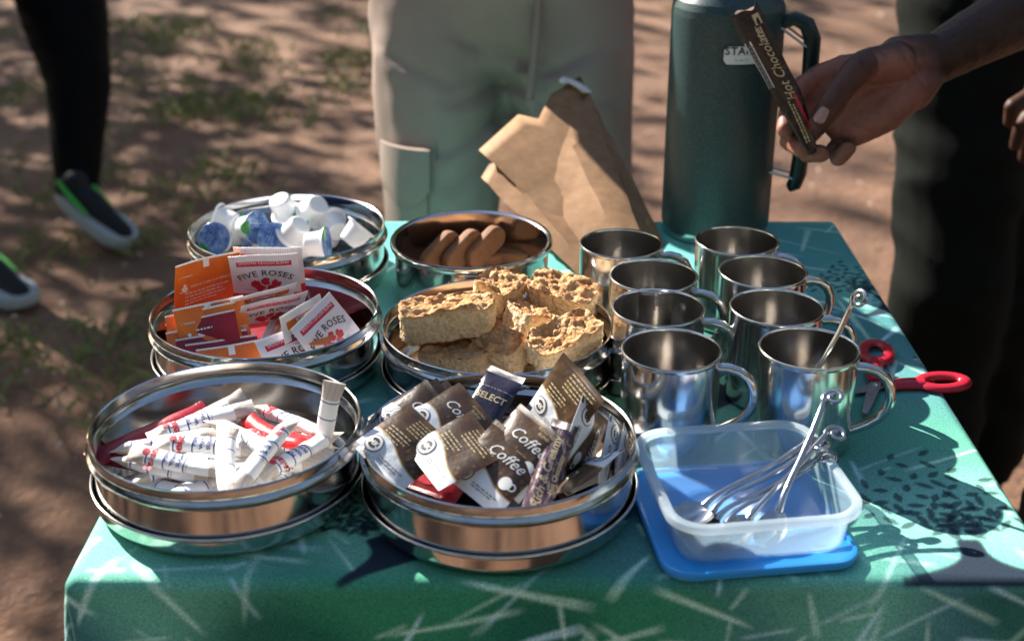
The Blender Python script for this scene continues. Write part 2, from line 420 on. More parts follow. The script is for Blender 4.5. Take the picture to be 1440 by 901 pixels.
# --- print
rng = np.random.RandomState(5)
def lowfreq(k, seed):
    q = np.random.RandomState(seed); out = np.zeros_like(U)
    for i in range(14):
        a = q.uniform(0, 6.28); fr = k * q.uniform(.5, 1.6)
        out += np.sin((U * math.cos(a) + V * math.sin(a)) * fr + q.uniform(0, 6.28))
    return np.clip(out / 7.5 + .5, 0, 1)
C = np.zeros(U.shape + (3,))
def over(col, alpha, sl=None):
    global C
    A = alpha[..., None]
    if sl is None: C[:] = C * (1 - A) + np.array(col) * A
    else: C[sl] = C[sl] * (1 - A) + np.array(col) * A
C[:] = (.036, .132, .124)
over((.058, .180, .200), lowfreq(9, 1)); over((.016, .076, .102), np.clip(lowfreq(15, 2) * 1.4 - .3, 0, 1) * .7); over((.11, .36, .25), np.clip(lowfreq(22, 3) * 1.9 - .85, 0, 1) * .75)
over((.045, .20, .125), np.clip(lowfreq(18, 9) * 2.2 - 1.0, 0, 1) * .8)
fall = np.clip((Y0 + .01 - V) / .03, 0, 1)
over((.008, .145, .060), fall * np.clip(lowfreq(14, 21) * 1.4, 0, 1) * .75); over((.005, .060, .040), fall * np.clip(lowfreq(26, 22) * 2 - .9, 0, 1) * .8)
over((.06, .27, .27), np.clip((V - 1.25) * 3, 0, .55))                    # blue sky tint of the shaded far end, painted into the colour
over((.060, .045, .030), np.clip(1 - np.hypot((U - .40) / .13, (V - .66) / .11), 0, 1) * .75)   # a brown patch of the print on the front fall
def sl_of(x0, x1, y0, y1):
    i0, i1 = np.searchsorted(us, (x0, x1)); j0, j1 = np.searchsorted(vs_, (y0, y1))
    return (slice(j0, j1), slice(i0, i1))
def stroke(x, y, a, L, wd, col, al, soft=.0012, taper=.75):
    sl = sl_of(x - L, x + L, y - L, y + L)
    if U[sl].size == 0: return
    X = (U[sl] - x) * math.cos(a) + (V[sl] - y) * math.sin(a); Y = -(U[sl] - x) * math.sin(a) + (V[sl] - y) * math.cos(a)
    t = np.clip(X / L + .5, 0, 1); hw = wd * (1 - taper * t)
    al_ = np.clip((np.maximum(hw, .0011) - np.abs(Y)) / .0032 + .5, 0, 1) * np.clip((L / 2 - np.abs(X)) / (.0036 if taper == 0 else .16 * L) + (.5 if taper == 0 else 0), 0, 1) * (al if taper == 0 else al * (.45 + .55 * t))
    over(col, al_, sl)
for i in range(1100):
    x, y = rng.uniform(X0 - DROP, X1 + DROP), rng.uniform(Y0 - DROP, Y1 + DROP)
    if y > .86 and rng.rand() < .70: continue
    stroke(x, y, rng.uniform(0, 6.28), rng.uniform(.02, .11), rng.choice([.0013, .0017, .0024, .0034, .0046]), (.42, .68, .56) if rng.rand() < .7 else (.36, .58, .66), rng.uniform(.4, 1.0))
def leaf(x, y, a, L, wd, col, al=1):
    sl = sl_of(x - L, x + L, y - L, y + L)
    if U[sl].size == 0: return
    X = (U[sl] - x) * math.cos(a) + (V[sl] - y) * math.sin(a); Y = -(U[sl] - x) * math.sin(a) + (V[sl] - y) * math.cos(a)
    e = wd * (1 - (2 * X / L) ** 2) - np.abs(Y)
    over(col, np.clip(e / .0012 + .3, 0, 1) * al * (np.abs(X) < L / 2), sl)
NAVY = (.006, .012, .022)
def print_tree(x, y, s, a0, spread, seed):
    """a dark printed tree: flared foot, short trunk, fans of leaves; it grows along direction a0"""
    q = np.random.RandomState(seed); ca, sa = math.cos(a0), math.sin(a0)
    def at(f, g): return x + (ca * f - sa * g) * s, y + (sa * f + ca * g) * s
    halo = np.clip(1.15 - np.hypot(((U - x) * ca + (V - y) * sa - .085 * s) / (.085 * s), (-(U - x) * sa + (V - y) * ca) / (spread * .085 * s)), 0, 1)
    over((.20, .50, .36), halo * .5)
    for k in range(28):
        f = k / 27; px, py = at(f * .05, 0); stroke(px, py, a0 + math.pi / 2, .004 + .11 * s * (1 - f) ** 3.5 + .014 * s, .0030 * s + .001, NAVY, .9, taper=0)
    for k in range(13):
        b_ = (-1.15 + 2.3 * k / 12 + q.normal(0, .03)) * spread; L = q.uniform(.75, 1) * .15 * (1 - .2 * abs(b_))
        for t in np.arange(.28, 1.0, .115):
            g = math.sin(b_ * t * .9) * L * t; f = .045 + math.cos(b_ * .8) * L * t
            px, py = at(f, g); leaf(px + q.normal(0, .0012), py + q.normal(0, .0012), a0 + b_ * 1.1 + (.75 if int(round(t / .115)) % 2 else -.75), .0165 * s * q.uniform(.8, 1.2), .0036 * s, NAVY, .8)
p = W(1405, 838, 0); print_tree(p.x, Y0 - .006, 1.0, math.pi / 2, 1.15, 3)
p = W(556, 792, 0); print_tree(p.x, p.y, .75, math.pi / 2 + .5, .9, 4)
p = W(1222, 418, 0); print_tree(p.x + .03, p.y - .03, .8, math.pi / 2 + .4, 1.0, 6)
p = W(1040, 560, 0); print_tree(p.x, p.y, .7, 2.2, 1.0, 7)
p = W(700, 560, 0); print_tree(p.x, p.y, .8, 1.2, 1.0, 8)
p = W(330, 700, 0); print_tree(p.x - .02, p.y, .8, 1.7, 1.0, 9)
for (px, py, an) in ((1312, 512, -.9), (1345, 556, -.75)):
    p = W(px, py, 0); leaf(p.x, p.y, an, .05, .009, NAVY, .85)
    for k in range(16): stroke(p.x + math.cos(an) * (k % 8 - 3.5) * .005 - math.sin(an) * (.003 if k < 8 else -.003), p.y + math.sin(an) * (k % 8 - 3.5) * .005 + math.cos(an) * (.003 if k < 8 else -.003), an + 1, .003, .0009, (.6, .75, .7), .9, taper=0)
C = np.clip(C ** .90 * 1.55, 0, .8)
ny_, nx_ = U.shape
me = bpy.data.meshes.new('tablecloth')
idx = np.arange(ny_ * nx_).reshape(ny_, nx_)
quads = np.stack([idx[:-1, :-1], idx[:-1, 1:], idx[1:, 1:], idx[1:, :-1]], -1).reshape(-1, 4)
me.vertices.add(ny_ * nx_); me.vertices.foreach_set('co', np.stack([PX, PY, PZ], -1).astype(np.float32).ravel())
me.loops.add(quads.size); me.loops.foreach_set('vertex_index', quads.astype(np.int32).ravel())
me.polygons.add(len(quads)); me.polygons.foreach_set('loop_start', (np.arange(len(quads)) * 4).astype(np.int32)); me.polygons.foreach_set('use_smooth', np.ones(len(quads), dtype=bool))
me.update(calc_edges=True)
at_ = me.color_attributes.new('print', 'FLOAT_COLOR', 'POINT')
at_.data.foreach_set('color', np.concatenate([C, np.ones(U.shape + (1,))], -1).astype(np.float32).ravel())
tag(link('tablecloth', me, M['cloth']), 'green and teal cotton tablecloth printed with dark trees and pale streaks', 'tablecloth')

# ================================================================== TINS
def tin_mesh():
    o = [(0, .0045), (.098, .0045), (.1062, .0065), (.1092, .0100), (.1056, .0425), (.1078, .0450), (.1112, .0468), (.1122, .0488), (.1113, .0508), (.1092, .0522), (.1085, .0535), (.1080, .0596),
         (.1090, .0603), (.1091, .0613), (.1082, .0620), (.1070, .0612), (.1072, .0535), (.1088, .0502), (.1096, .0487), (.1086, .0466), (.1046, .0432), (.1080, .012), (.1050, .008), (.098, .0062), (0, .0062)]
    return MB().lathe(o, 128).mesh('tin_body', angle=50)
def lid_mesh():
    o = [(0, 0), (.094, 0), (.1030, .0016), (.1080, .0045), (.1100, .0085), (.1106, .0180), (.1114, .0186), (.1124, .0196), (.1127, .0208), (.1120, .0218), (.1110, .0220), (.1101, .0213), (.1098, .0200), (.1095, .0110), (.1070, .0075), (.101, .0040), (.094, .0026), (0, .0026)]
    return MB().lathe(o, 128).mesh('lid_body', angle=50)
TM, LM = tin_mesh(), lid_mesh()
def rimc(px, py, h): return W(px, py, h)
TINS = {}
for key, px, py, what, rz, tilt in (('sugar', 318, 591, 'sugar sticks', 20, (0, 0)), ('coffee', 702, 610, 'coffee sachets', 75, (0, 0)), ('tea', 373, 434, 'tea bag sachets', 140, (0, 0)),
                              ('rusk', 700, 453, 'rusks', 200, (0, 0)), ('milk', 404, 317, 'milk pods', 300, (0, 0))):
    c = W(px, py, .0620); base = Vector((c.x, c.y, TZ)); TINS[key] = base
    l = link('tin_lid', LM, M['steel_tin'], None, T(base) @ RZ(rz + 40)); tag(l, f'upturned round steel lid under the tin of {what}', 'tin lid', 'steel tin lids')
    t = link('steel_tin', TM, M['steel_tin'], None, T(base) @ RZ(rz)); tag(t, f'round beaded steel tin holding {what}', 'tin', 'steel tins on the table')
# deeper narrow tin with a wide rolled rim for the biscuits
o = [(0, 0), (.076, 0), (.081, .002), (.0832, .006), (.0836, .058), (.0868, .0595), (.0885, .0625), (.0884, .066), (.0868, .0682), (.0846, .0675), (.0826, .066), (.0822, .008), (.079, .004), (0, .004)]
c = W(663, 334, .068); TINS['biscuit'] = Vector((c.x, c.y, TZ))
t = link('steel_tin', MB().lathe(o, 128).mesh('deep_tin_body', angle=50), M['steel_tin'], None, T(TINS['biscuit'])); tag(t, 'smaller steel tin with a rolled rim holding brown biscuits', 'tin', 'steel tins on the table')

# ================================================================== MUGS
def mug_meshes():
    o = [(0, .0012), (.0375, 0), (.0405, .0012), (.0422, .0045), (.0425, .0885), (.0431, .0902), (.0431, .0915), (.0422, .0923), (.0408, .0920), (.0403, .0908), (.0401, .008), (.038, .0045), (0, .004)]
    body = MB().lathe(o, 96).mesh('mug_body', angle=50)
    pts = [(.0415, 0, .0790), (.050, 0, .0795), (.0585, 0, .0775), (.066, 0, .0720), (.0705, 0, .0630), (.0718, 0, .0530), (.0700, 0, .0430), (.0645, 0, .0335), (.0560, 0, .0265), (.0480, 0, .0215), (.0415, 0, .0180)]
    h = MB().tube(pts, .0056, 14, flat=.55, up=(0, 1, 0))
    # the strap is wide across and thin through
    h2 = MB().tube(pts, [.0046] * len(pts), 14)
    return body, h2.mesh('handle')
mb_, mh_ = mug_meshes()
MUGS = {}
for key, px, py, rz, lab in (('A', 944.5, 490, -14, 'empty steel mug beside the plastic box in the row next to the tins'), ('B', 926, 431, -8, 'empty steel mug second from the plastic box in the row next to the tins'),
                             ('C', 919, 386, -20, 'empty steel mug third from the plastic box in the row next to the tins'), ('D', 874, 341, -4, 'empty steel mug touching the paper bag in the row next to the tins'),
                             ('E', 1138, 488, -16, 'steel mug beside the scissors with a curl-handled spoon standing in it'), ('F', 1092.5, 430.5, -2, 'empty steel mug right behind the one holding the spoon'),
                             ('G', 1073, 380.5, 8, 'empty steel mug second from the flask in the row next to the scissors'), ('H', 1036.5, 337, -20, 'empty steel mug in front of the green flask')):
    c = W(px, py, .0923); base = Vector((c.x, c.y, TZ)); MUGS[key] = base
    e = empty('steel_mug', T(base) @ RZ(rz)); tag(e, lab, 'mug', 'steel mugs in two rows')
    link('mug_body', mb_, M['steel_mug'], e); link('handle', mh_, M['steel_mug'], e)

# ================================================================== FLASK
fb = W(1004, 322, 0); fb.z = TZ
fl = empty('vacuum_flask', T(fb) @ RZ(-22)); tag(fl, 'tall hammered green vacuum flask with a side handle', 'flask')
o = [(0, .012), (.0655, .012), (.0660, .014), (.0660, .270), (.0652, .278), (.0620, .286), (.054, .296), (.0490, .302), (.0485, .306), (0, .306)]
link('body', MB().lathe(o, 96).mesh('body', angle=60), M['flask_green'], fl)
link('base_ring', MB().lathe([(0, 0), (.0610, 0), (.0640, .002), (.0645, .0118), (0, .0118)], 96).mesh('base_ring'), M['steel_mug'], fl)
link('collar', MB().lathe([(0, .3062), (.0500, .3062), (.0510, .308), (.0510, .322), (.0480, .326), (0, .326)], 96).mesh('collar'), M['flask_green'], fl)
link('cup_lid', MB().lathe([(0, .3265), (.0495, .3265), (.0495, .37), (.046, .378), (0, .378)], 96).mesh('cup_lid'), M['steel_mug'], fl)
hm = MB(); path = [(.064, 0, .262), (.078, 0, .268), (.092, 0, .262), (.0995, 0, .246), (.1005, 0, .20), (.0995, 0, .13), (.0975, 0, .085), (.094, 0, .070), (.088, 0, .066)]
hm.tube(path, [.008, .0085, .0095, .010, .0095, .0095, .010, .009, .006], 14, flat=1.25, up=(0, 1, 0))
hd = link('handle', hm.mesh('handle'), M['dark_green'], fl)
for z0, z1 in ((.258, .238), (.085, .080)):
    for s in (-1, 1): link('wire_bracket', MB().tube([(.064, s * .010, z0), (.096, s * .0095, z1)], .0016, 8).mesh('wire_bracket'), M['wire'], hd)
def text_mesh(s, size, shear=0, align='CENTER', bold=0, space=1.0):
    cu = bpy.data.curves.new('t', 'FONT'); cu.body = s; cu.size = size; cu.shear = shear; cu.align_x = align; cu.offset = bold * size; cu.space_character = space; cu.resolution_u = 2
    o = bpy.data.objects.new('t', cu); COL.objects.link(o)
    me = bpy.data.meshes.new_from_object(o.evaluated_get(bpy.context.evaluated_depsgraph_get()))
    v = [tuple(p.co) for p in me.vertices]; f = [tuple(p.vertices) for p in me.polygons]
    bpy.data.objects.remove(o); bpy.data.curves.remove(cu); bpy.data.meshes.remove(me)
    return v, f
def wrapped(b, vf, ox, oz, rad):               # lay flat print on a cylinder of radius rad facing local -y
    v, f = vf
    b.add([(rad * math.sin((x + ox) / rad), -rad * math.cos((x + ox) / rad), y + oz) for x, y, _ in v], f)
def rrect(w, h, r, n=6):
    out = []
    for cx, cy, a0 in ((w / 2 - r, h / 2 - r, 0), (-w / 2 + r, h / 2 - r, 90), (-w / 2 + r, -h / 2 + r, 180), (w / 2 - r, -h / 2 + r, 270)):
        out += [(cx + r * math.cos(R(a0 + 90 * k / n)), cy + r * math.sin(R(a0 + 90 * k / n))) for k in range(n + 1)]
    return out
def cyl_plate(w, h, r, rad, z):
    b = MB(); nx = 16; pts = []
    for i in range(nx + 1):
        x = -w / 2 + w * i / nx; e = max(0, abs(x) - (w / 2 - r)); y = h / 2 - r + math.sqrt(max(0, r * r - e * e))
        for yy in (-y, y): pts.append((rad * math.sin(x / rad), -rad * math.cos(x / rad), z + yy))
    b.add(pts, [(2 * i, 2 * i + 2, 2 * i + 3, 2 * i + 1) for i in range(nx)])
    return b
LB = RZ(8)       # the badge is turned slightly from the handle
lab = link('badge_plate', cyl_plate(.062, .0245, .006, .0664, .2335).mesh('badge_plate'), M['dark_green'], fl, RZ(22 + 14))
link('badge_face', cyl_plate(.058, .0205, .0045, .0667, .2335).mesh('badge_face'), M['badge'], lab)
b = MB(); wrapped(b, text_mesh('STANLEY', .0125, bold=.025, space=1.12), 0, .2345, .0670); wrapped(b, text_mesh('SINCE  1913', .0042, space=1.5), 0, .2265, .0670)
link('lettering', b.mesh('lettering', False), M['ink_black'], lab)

# ================================================================== PLASTIC BOX, LID, SPOONS
BW = .152; BD = .152
cl_, cr_ = W(934, 820, .003), W(1222, 797, .003); bx_ = (cr_ - cl_).normalized(); bx_.z = 0
bc = (cl_ + cr_) / 2 + Vector((-bx_.y, bx_.x, 0)) * (BD / 2 + .001)
BM = frame(Vector((bc.x, bc.y, TZ)), bx_, (-bx_.y, bx_.x, 0))
def tray(loops):
    """closed shell through a list of (w, d, r, z) rounded rectangles, capped at both ends"""
    b = MB(); n = None; vs = []
    for (w_, d_, r_, z_) in loops:
        p = rrect(w_, d_, r_, 8); n = len(p); vs += [(x, y, z_) for x, y in p]
    L = len(loops); fs = [(i * n + k, i * n + (k + 1) % n, (i + 1) * n + (k + 1) % n, (i + 1) * n + k) for i in range(L - 1) for k in range(n)]
    fs.append(tuple(range(n))[::-1]); fs.append(tuple((L - 1) * n + k for k in range(n)))
    return b.add(vs, fs)
ld = link('box_lid', tray([(BW - .006, BD - .006, .02, 0), (BW, BD, .022, .0015), (BW + .002, BD + .002, .023, .006), (BW, BD, .022, .0078), (BW - .005, BD - .005, .02, .0080), (BW - .006, BD - .006, .02, .0062), (BW - .008, BD - .008, .02, .0060)]).mesh('box_lid', angle=35), M['blue_plastic'], None, BM @ T(0, 0, .0005))
tag(ld, 'bright blue plastic lid lying under the clear box of spoons', 'box lid')
z0 = .0070
box = empty('plastic_box', BM @ T(.003, .003, z0) @ RZ(.6)); tag(box, 'milky clear plastic box full of curl-handled spoons', 'plastic box')
w_, d_ = BW - .012, BD - .012
link('box_body', tray([(w_ - .018, d_ - .018, .018, 0), (w_ - .011, d_ - .011, .02, .0012), (w_ - .007, d_ - .007, .021, .006), (w_, d_, .024, .035),
                       (w_ - .0024, d_ - .0024, .023, .035), (w_ - .0092, d_ - .0092, .02, .007), (w_ - .013, d_ - .013, .019, .0028), (w_ - .020, d_ - .020, .017, .0017)]).mesh('box_body', angle=40), M['milky'], box)
rim = MB(); secs = [(w_, d_, .024, .033), (BW, BD, .029, .0325), (BW + .001, BD + .001, .0295, .0355), (BW, BD, .029, .0382), (BW - .006, BD - .006, .026, .0390), (w_ - .002, d_ - .002, .023, .0378), (w_ - .0024, d_ - .0024, .023, .0345)]
vs = []
for q in secs: vs += [(x, y, q[3]) for x, y in rrect(q[0], q[1], q[2], 8)]
n = len(vs) // len(secs); L = len(secs)
rim.add(vs, [(i * n + k, i * n + (k + 1) % n, ((i + 1) % L) * n + (k + 1) % n, ((i + 1) % L) * n + k) for i in range(L) for k in range(n)])
link('rim', rim.mesh('rim', angle=60), M['milky_rim'], box)

def spoon_meshes():
    b = MB(); nu, nv = 10, 16; vs, fs = [], []
    for side in (0, 1):
        for i in range(nu + 1):
            q = i / nu
            for k in range(nv):
                a = 2 * math.pi * k / nv; x = math.cos(a); y = math.sin(a)
                ry = .0122 * (1 - .12 * x)
                vs.append((x * .0185 * q, y * ry * q, -.0065 * (1 - q * q) + (.0011 if side else 0) * (1 - q ** 6)))
    S = (nu + 1) * nv
    for side in (0, 1):
        for i in range(nu):
            for k in range(nv):
                f = (side * S + i * nv + k, side * S + i * nv + (k + 1) % nv, side * S + (i + 1) * nv + (k + 1) % nv, side * S + (i + 1) * nv + k)
                fs.append(f if side == 0 else f[::-1])
    b.add(vs, fs); bowl = b.mesh('bowl', angle=70)
    path = [(.0165, 0, -.0005), (.021, 0, .0022), (.028, 0, .0048), (.042, 0, .0060), (.066, 0, .0050), (.092, 0, .0062), (.112, 0, .0092), (.121, 0, .0110)]
    rad = [.0034, .0029, .0024, .0023, .0024, .0026, .0027, .0025]
    # forged curl at the end, lying in the x-y plane
    cx, cy = .1262, -.0062
    for k in range(30):
        a = 2.2 - k * .29; rr = .0086 * (1 - k / 38)
        path.append((cx + rr * math.cos(a), cy + rr * math.sin(a), 0.0114 + .00006 * k)); rad.append(.0023 - .00002 * k)
    h = MB().tube(path, rad, 9, up=(0, 0, 1), flat=.8).mesh('handle')
    return bowl, h
sb_, sh_ = spoon_meshes()
def spoon(M_, lab, grp='spoons with curled handles'):
    e = empty('curl_spoon', M_); tag(e, lab, 'spoon', grp); link('bowl', sb_, M['steel_spoon'], e); link('handle', sh_, M['steel_spoon'], e); return e
def spoon_at(b_, c_, lab, roll=0):
    p, q = W(*b_), W(*c_); x = (q - p).normalized(); side = Vector((0, 0, 1)).cross(x).normalized()
    spoon(frame(p, x, side) @ RX(roll), lab)
sl = 'bright steel spoon with a curled handle lying in the plastic box'
for b_, c_, ro in (((967, 722, .019), (1096, 655, .032), 10), ((978, 730, .024), (1118, 660, .036), -14), ((984, 740, .0195), (1130, 668, .030), 8), ((1000, 746, .026), (1140, 674, .028), -25), ((1036, 746, .019), (1118, 662, .038), 20)):
    spoon_at(b_, c_, sl, ro)
spoon_at((1084, 742, .019), (1131, 640, .050), 'steel spoon lying across the others in the plastic box, its curl raised highest', 0)
ce = MUGS['E']
a, b2 = ce + Vector((-.014, -.016, .026)), W(1222, 410, .146)
x = (b2 - a).normalized(); spoon(frame(a, x, Vector((-.2, 1, .6))), 'steel spoon with a curled handle standing up in a mug')

# ================================================================== SCISSORS
def ring(pts, r, b, z):
    b.tube([(x, y, z) for x, y in pts], r, 10, flat=.62, up=(0, 0, 1), loop=True)
def ell(cx, cy, a, bb, rot, n=26):
    return [(cx + a * math.cos(t) * math.cos(rot) - bb * math.sin(t) * math.sin(rot), cy + a * math.cos(t) * math.sin(rot) + bb * math.sin(t) * math.cos(rot)) for t in [2 * math.pi * k / n for k in range(n)]]
pv = W(1230, 543, .004); sc_ = empty('scissors', T(pv.x, pv.y, TZ)); tag(sc_, 'open pair of scissors with red plastic handles on the tablecloth', 'scissors')
def half(loop_px, tip_px, z):
    lp = W(*loop_px, .004) - pv; tp = W(*tip_px, .004) - pv; lp.z = tp.z = 0
    d = lp.normalized(); sd = Vector((-d.y, d.x, 0)); L = lp.length
    hb = MB(); c = lp; rot = math.atan2(d.y, d.x)
    ring(ell(c.x, c.y, .0220, .0130, rot), .0064, hb, z)
    hb.tube([d * .008 + Vector((0, 0, z)), d * (L * .4) + sd * .002 + Vector((0, 0, z)), c - d * .020 + Vector((0, 0, z))], [.0064, .0085, .0095], 10, flat=.6, up=(0, 0, 1))
    h = link('handle', hb.mesh('handle'), M['red_plastic'], sc_)
    e = tp.normalized(); s = Vector((-e.y, e.x, 0)); Lb = tp.length; q = []
    for t, wd in ((-.022, .0045), (0, .0072), (.3, .0068), (.8, .0048), (1, .0030)): q.append((t if t < 0 else t * Lb, wd))
    pl = [e * t + s * wd * .8 for t, wd in q] + [e * t - s * wd * .8 for t, wd in q[::-1]]
    link('blade', MB().prism([(p.x, p.y) for p in pl], z - .0009, z + .0009).mesh('blade', False, bevel=.0004, bseg=1), M['blade'], sc_)
half((1231, 497), (1216, 583), .0052); half((1326, 536), (1196, 551), .0032)
link('pivot_screw', MB().lathe([(0, .0078), (.0022, .0076), (.0028, .0068), (.0028, .0010), (0, .0010)], 16).mesh('pivot_screw'), M['wire'], sc_)

# ================================================================== PAPER BAG
BL, BR = W(812, 386, .002), W(914, 366, .002)
FLc, FRc = W(677, 250, .058), W(826, 126, .122)
up_ = ((FLc - BL) + (FRc - BR)) * .5; nb = (BR - BL).cross(up_).normalized()
if nb.y > 0: nb = -nb
dep = -nb; dep = Vector((dep.x, dep.y, max(dep.z, -.05))).normalized()
bk = Vector((.35, .93, 0)).normalized()
def bag_loop(t):
    fl_ = BL.lerp(FLc, t); fr_ = BR.lerp(FRc, t); wv = fr_ - fl_
    D = .062 * (1 - .45 * t)
    bd = (bk * (1 - t * .6) + Vector((-.35, .35, .45)) * t * .6).normalized()
    pts = []
    cre = {0: 0, .16: .002 * math.sin(t * 5), .33: -.004 * math.sin(min(1, t * 1.15) * 3.0) - .002 * t, .5: .003 - .005 * (1 - abs(2 * t - 1)), .68: .006 * math.sin(t * 3.1), .85: .004, 1: 0}
    for s, off in cre.items(): pts.append(fl_ + wv * s + nb * off)
    pts.append(fr_ + bd * D * .5 - wv * (.02 + .10 * t))                       # side gusset folds in
    br_ = fr_ + bd * D - wv * .04 * t; bl_ = fl_ + bd * D + Vector((0, 0, .012 * t))
    for s, off in ((0, 0), (.3, .006 * t), (.45, -.022 * t * t), (.62, .012 * t), (1, 0)): pts.append(br_.lerp(bl_, s) + bd * off)
    pts.append(fl_ + bd * D * .5 + wv * (.02 + .09 * t))
    return pts
b = MB(); NL = 13; vs = []
rb = random.Random(3)
for i in range(NL):
    for j, p in enumerate(bag_loop(i / (NL - 1))):
        k = .0016 * (1 if 0 < i < NL - 1 else 0); vs.append(p + Vector((rb.uniform(-k, k), rb.uniform(-k, k), rb.uniform(-k, k))))
n = len(vs) // NL
b.add(vs, [(i * n + k, i * n + (k + 1) % n, (i + 1) * n + (k + 1) % n, (i + 1) * n + k) for i in range(NL - 1) for k in range(n)] + [tuple(range(n))[::-1]])
bag = link('paper_bag', b.mesh('paper_bag', True, 14), M['kraft']); so = bag.modifiers.new('thickness', 'SOLIDIFY'); so.thickness = .0006; so.offset = -1
tag(bag, 'crumpled brown paper bag standing open and leaning beside the flask', 'paper bag')
# a scrap of white plastic caught at the bag's mouth
p0, p1 = W(787, 112, .137), W(831, 124, .126); b = MB()
xx = (p1 - p0); path = [p0 + xx * t + Vector((0, 0, .004 * math.sin(t * 5) - .002)) for t in (0, .12, .3, .55, .8, 1)]
b.tube(path, [.004, .0085, .0060, .0075, .0090, .003], 10, flat=.55, up=(0, 0, 1))
tag(link('plastic_scrap', b.mesh('plastic_scrap'), M['pod_white']), 'crumpled scrap of white plastic on the mouth of the paper bag', 'scrap')

# ================================================================== SACHETS
def surf(w, h, Tk, seed):
    q = random.Random(seed); a, b_, c, d = q.uniform(-.003, .003), q.uniform(-.0025, .0025), q.uniform(0, 6), q.uniform(.0002, .0006)
    def z(u, v, side=1):
        e = max(0, (1 - (2 * u - 1) ** 4)) * max(0, (1 - (abs(2 * v - 1) / .9) ** 4)) if abs(2 * v - 1) < .9 else 0
        return side * (Tk * e + .00025) + a * (2 * u - 1) ** 2 + b_ * (2 * u - 1) * (2 * v - 1) + d * math.sin(u * 9 + c) * math.sin(v * 7 + c)
    return z
def pillow(name, w, h, Tk, seed, n=16):
    z = surf(w, h, Tk, seed); vs, fs, uvs = [], [], []
    for side in (1, -1):
        for j in range(n + 1):
            for i in range(n + 1):
                u, v = i / n, j / n; vs.append(((u - .5) * w, (v - .5) * h, z(u, v, side))); uvs.append((u, v))
    S = (n + 1) ** 2
    for side in (0, 1):
        for j in range(n):
            for i in range(n):
                f = (side * S + j * (n + 1) + i, side * S + j * (n + 1) + i + 1, side * S + (j + 1) * (n + 1) + i + 1, side * S + (j + 1) * (n + 1) + i)
                fs.append(f if side == 0 else f[::-1])
    for k in range(n):        # close the thin edge
        for a, b_ in ((k, k + 1), (n * (n + 1) + k + 1, n * (n + 1) + k), ((k + 1) * (n + 1), k * (n + 1)), (k * (n + 1) + n, (k + 1) * (n + 1) + n)):
            fs.append((b_, a, S + a, S + b_))
    me = bpy.data.meshes.new(name); me.from_pydata(vs, [], fs); uvl = me.uv_layers.new(name='UVMap')
    idx = [0] * len(me.loops); me.loops.foreach_get('vertex_index', idx)
    uvl.data.foreach_set('uv', [c for i in idx for c in uvs[i]])
    me.polygons.foreach_set('use_smooth', [True] * len(me.polygons)); me.set_sharp_from_angle(angle=R(60)); me.update()
    return me, z
def on(b, vf, ox, oy, w, h, z, lift=.00035, rot=0, arch=None):
    v, f = vf; out = []
    for x, y, _ in v:
        if arch:                                   # bend the line of writing up over a circle
            a = x / arch; x, y = (arch + y) * math.sin(a), (arch + y) * math.cos(a) - arch
        c, s = math.cos(R(rot)), math.sin(R(rot)); X, Y = x * c - y * s + ox, x * s + y * c + oy
        out.append((X, Y, z(min(1, max(0, X / w + .5)), min(1, max(0, Y / h + .5))) + lift))
    b.add(out, f)
def disc(r, n=20, r0=0):
    if not r0:
        v = [(0, 0, 0)] + [(q * r * math.cos(2 * math.pi * k / n), q * r * math.sin(2 * math.pi * k / n), 0) for q in (.33, .66, 1) for k in range(n)]
        return v, [(0, 1 + k, 1 + (k + 1) % n) for k in range(n)] + [(1 + a * n + k, 1 + (a + 1) * n + k, 1 + (a + 1) * n + (k + 1) % n, 1 + a * n + (k + 1) % n) for a in (0, 1) for k in range(n)]
    v = [(q * math.cos(2 * math.pi * k / n), q * math.sin(2 * math.pi * k / n), 0) for q in (r0, r) for k in range(n)]
    return v, [(k, n + k, n + (k + 1) % n, (k + 1) % n) for k in range(n)]
def bars(rows, x0, y0, dy, hgt, seed, fill=.78):
    """rows of small print, too small to read in the photograph: each word a little bar"""
    q = random.Random(seed); v, f = [], []
    for r_, L in enumerate(rows):
        x = x0; y = y0 - r_ * dy
        while x < x0 + L:
            k = q.uniform(.0016, .0052); k2 = min(k, x0 + L - x); o = len(v)
            v += [(x, y, 0), (x + k2, y, 0), (x + k2, y + hgt, 0), (x, y + hgt, 0)]; f.append((o, o + 1, o + 2, o + 3)); x += k + .0011
    return v, f
SETS = {}
def build_set(key, w, h, Tk, mat, seed, prints):
    me, z = pillow(key, w, h, Tk, seed); me.materials.append(M[mat]); parts = []
    for nm, ink, calls in prints:
        b = MB()
        for c in calls: on(b, c[0], c[1], c[2], w, h, z, *(c[3:] if len(c) > 3 else ()))
        pm = b.mesh(key + '_' + nm, False); pm.materials.append(M[ink]); parts.append((nm, pm))
    SETS[key] = (me, parts, w, h)
def flip_y(vf): return vf
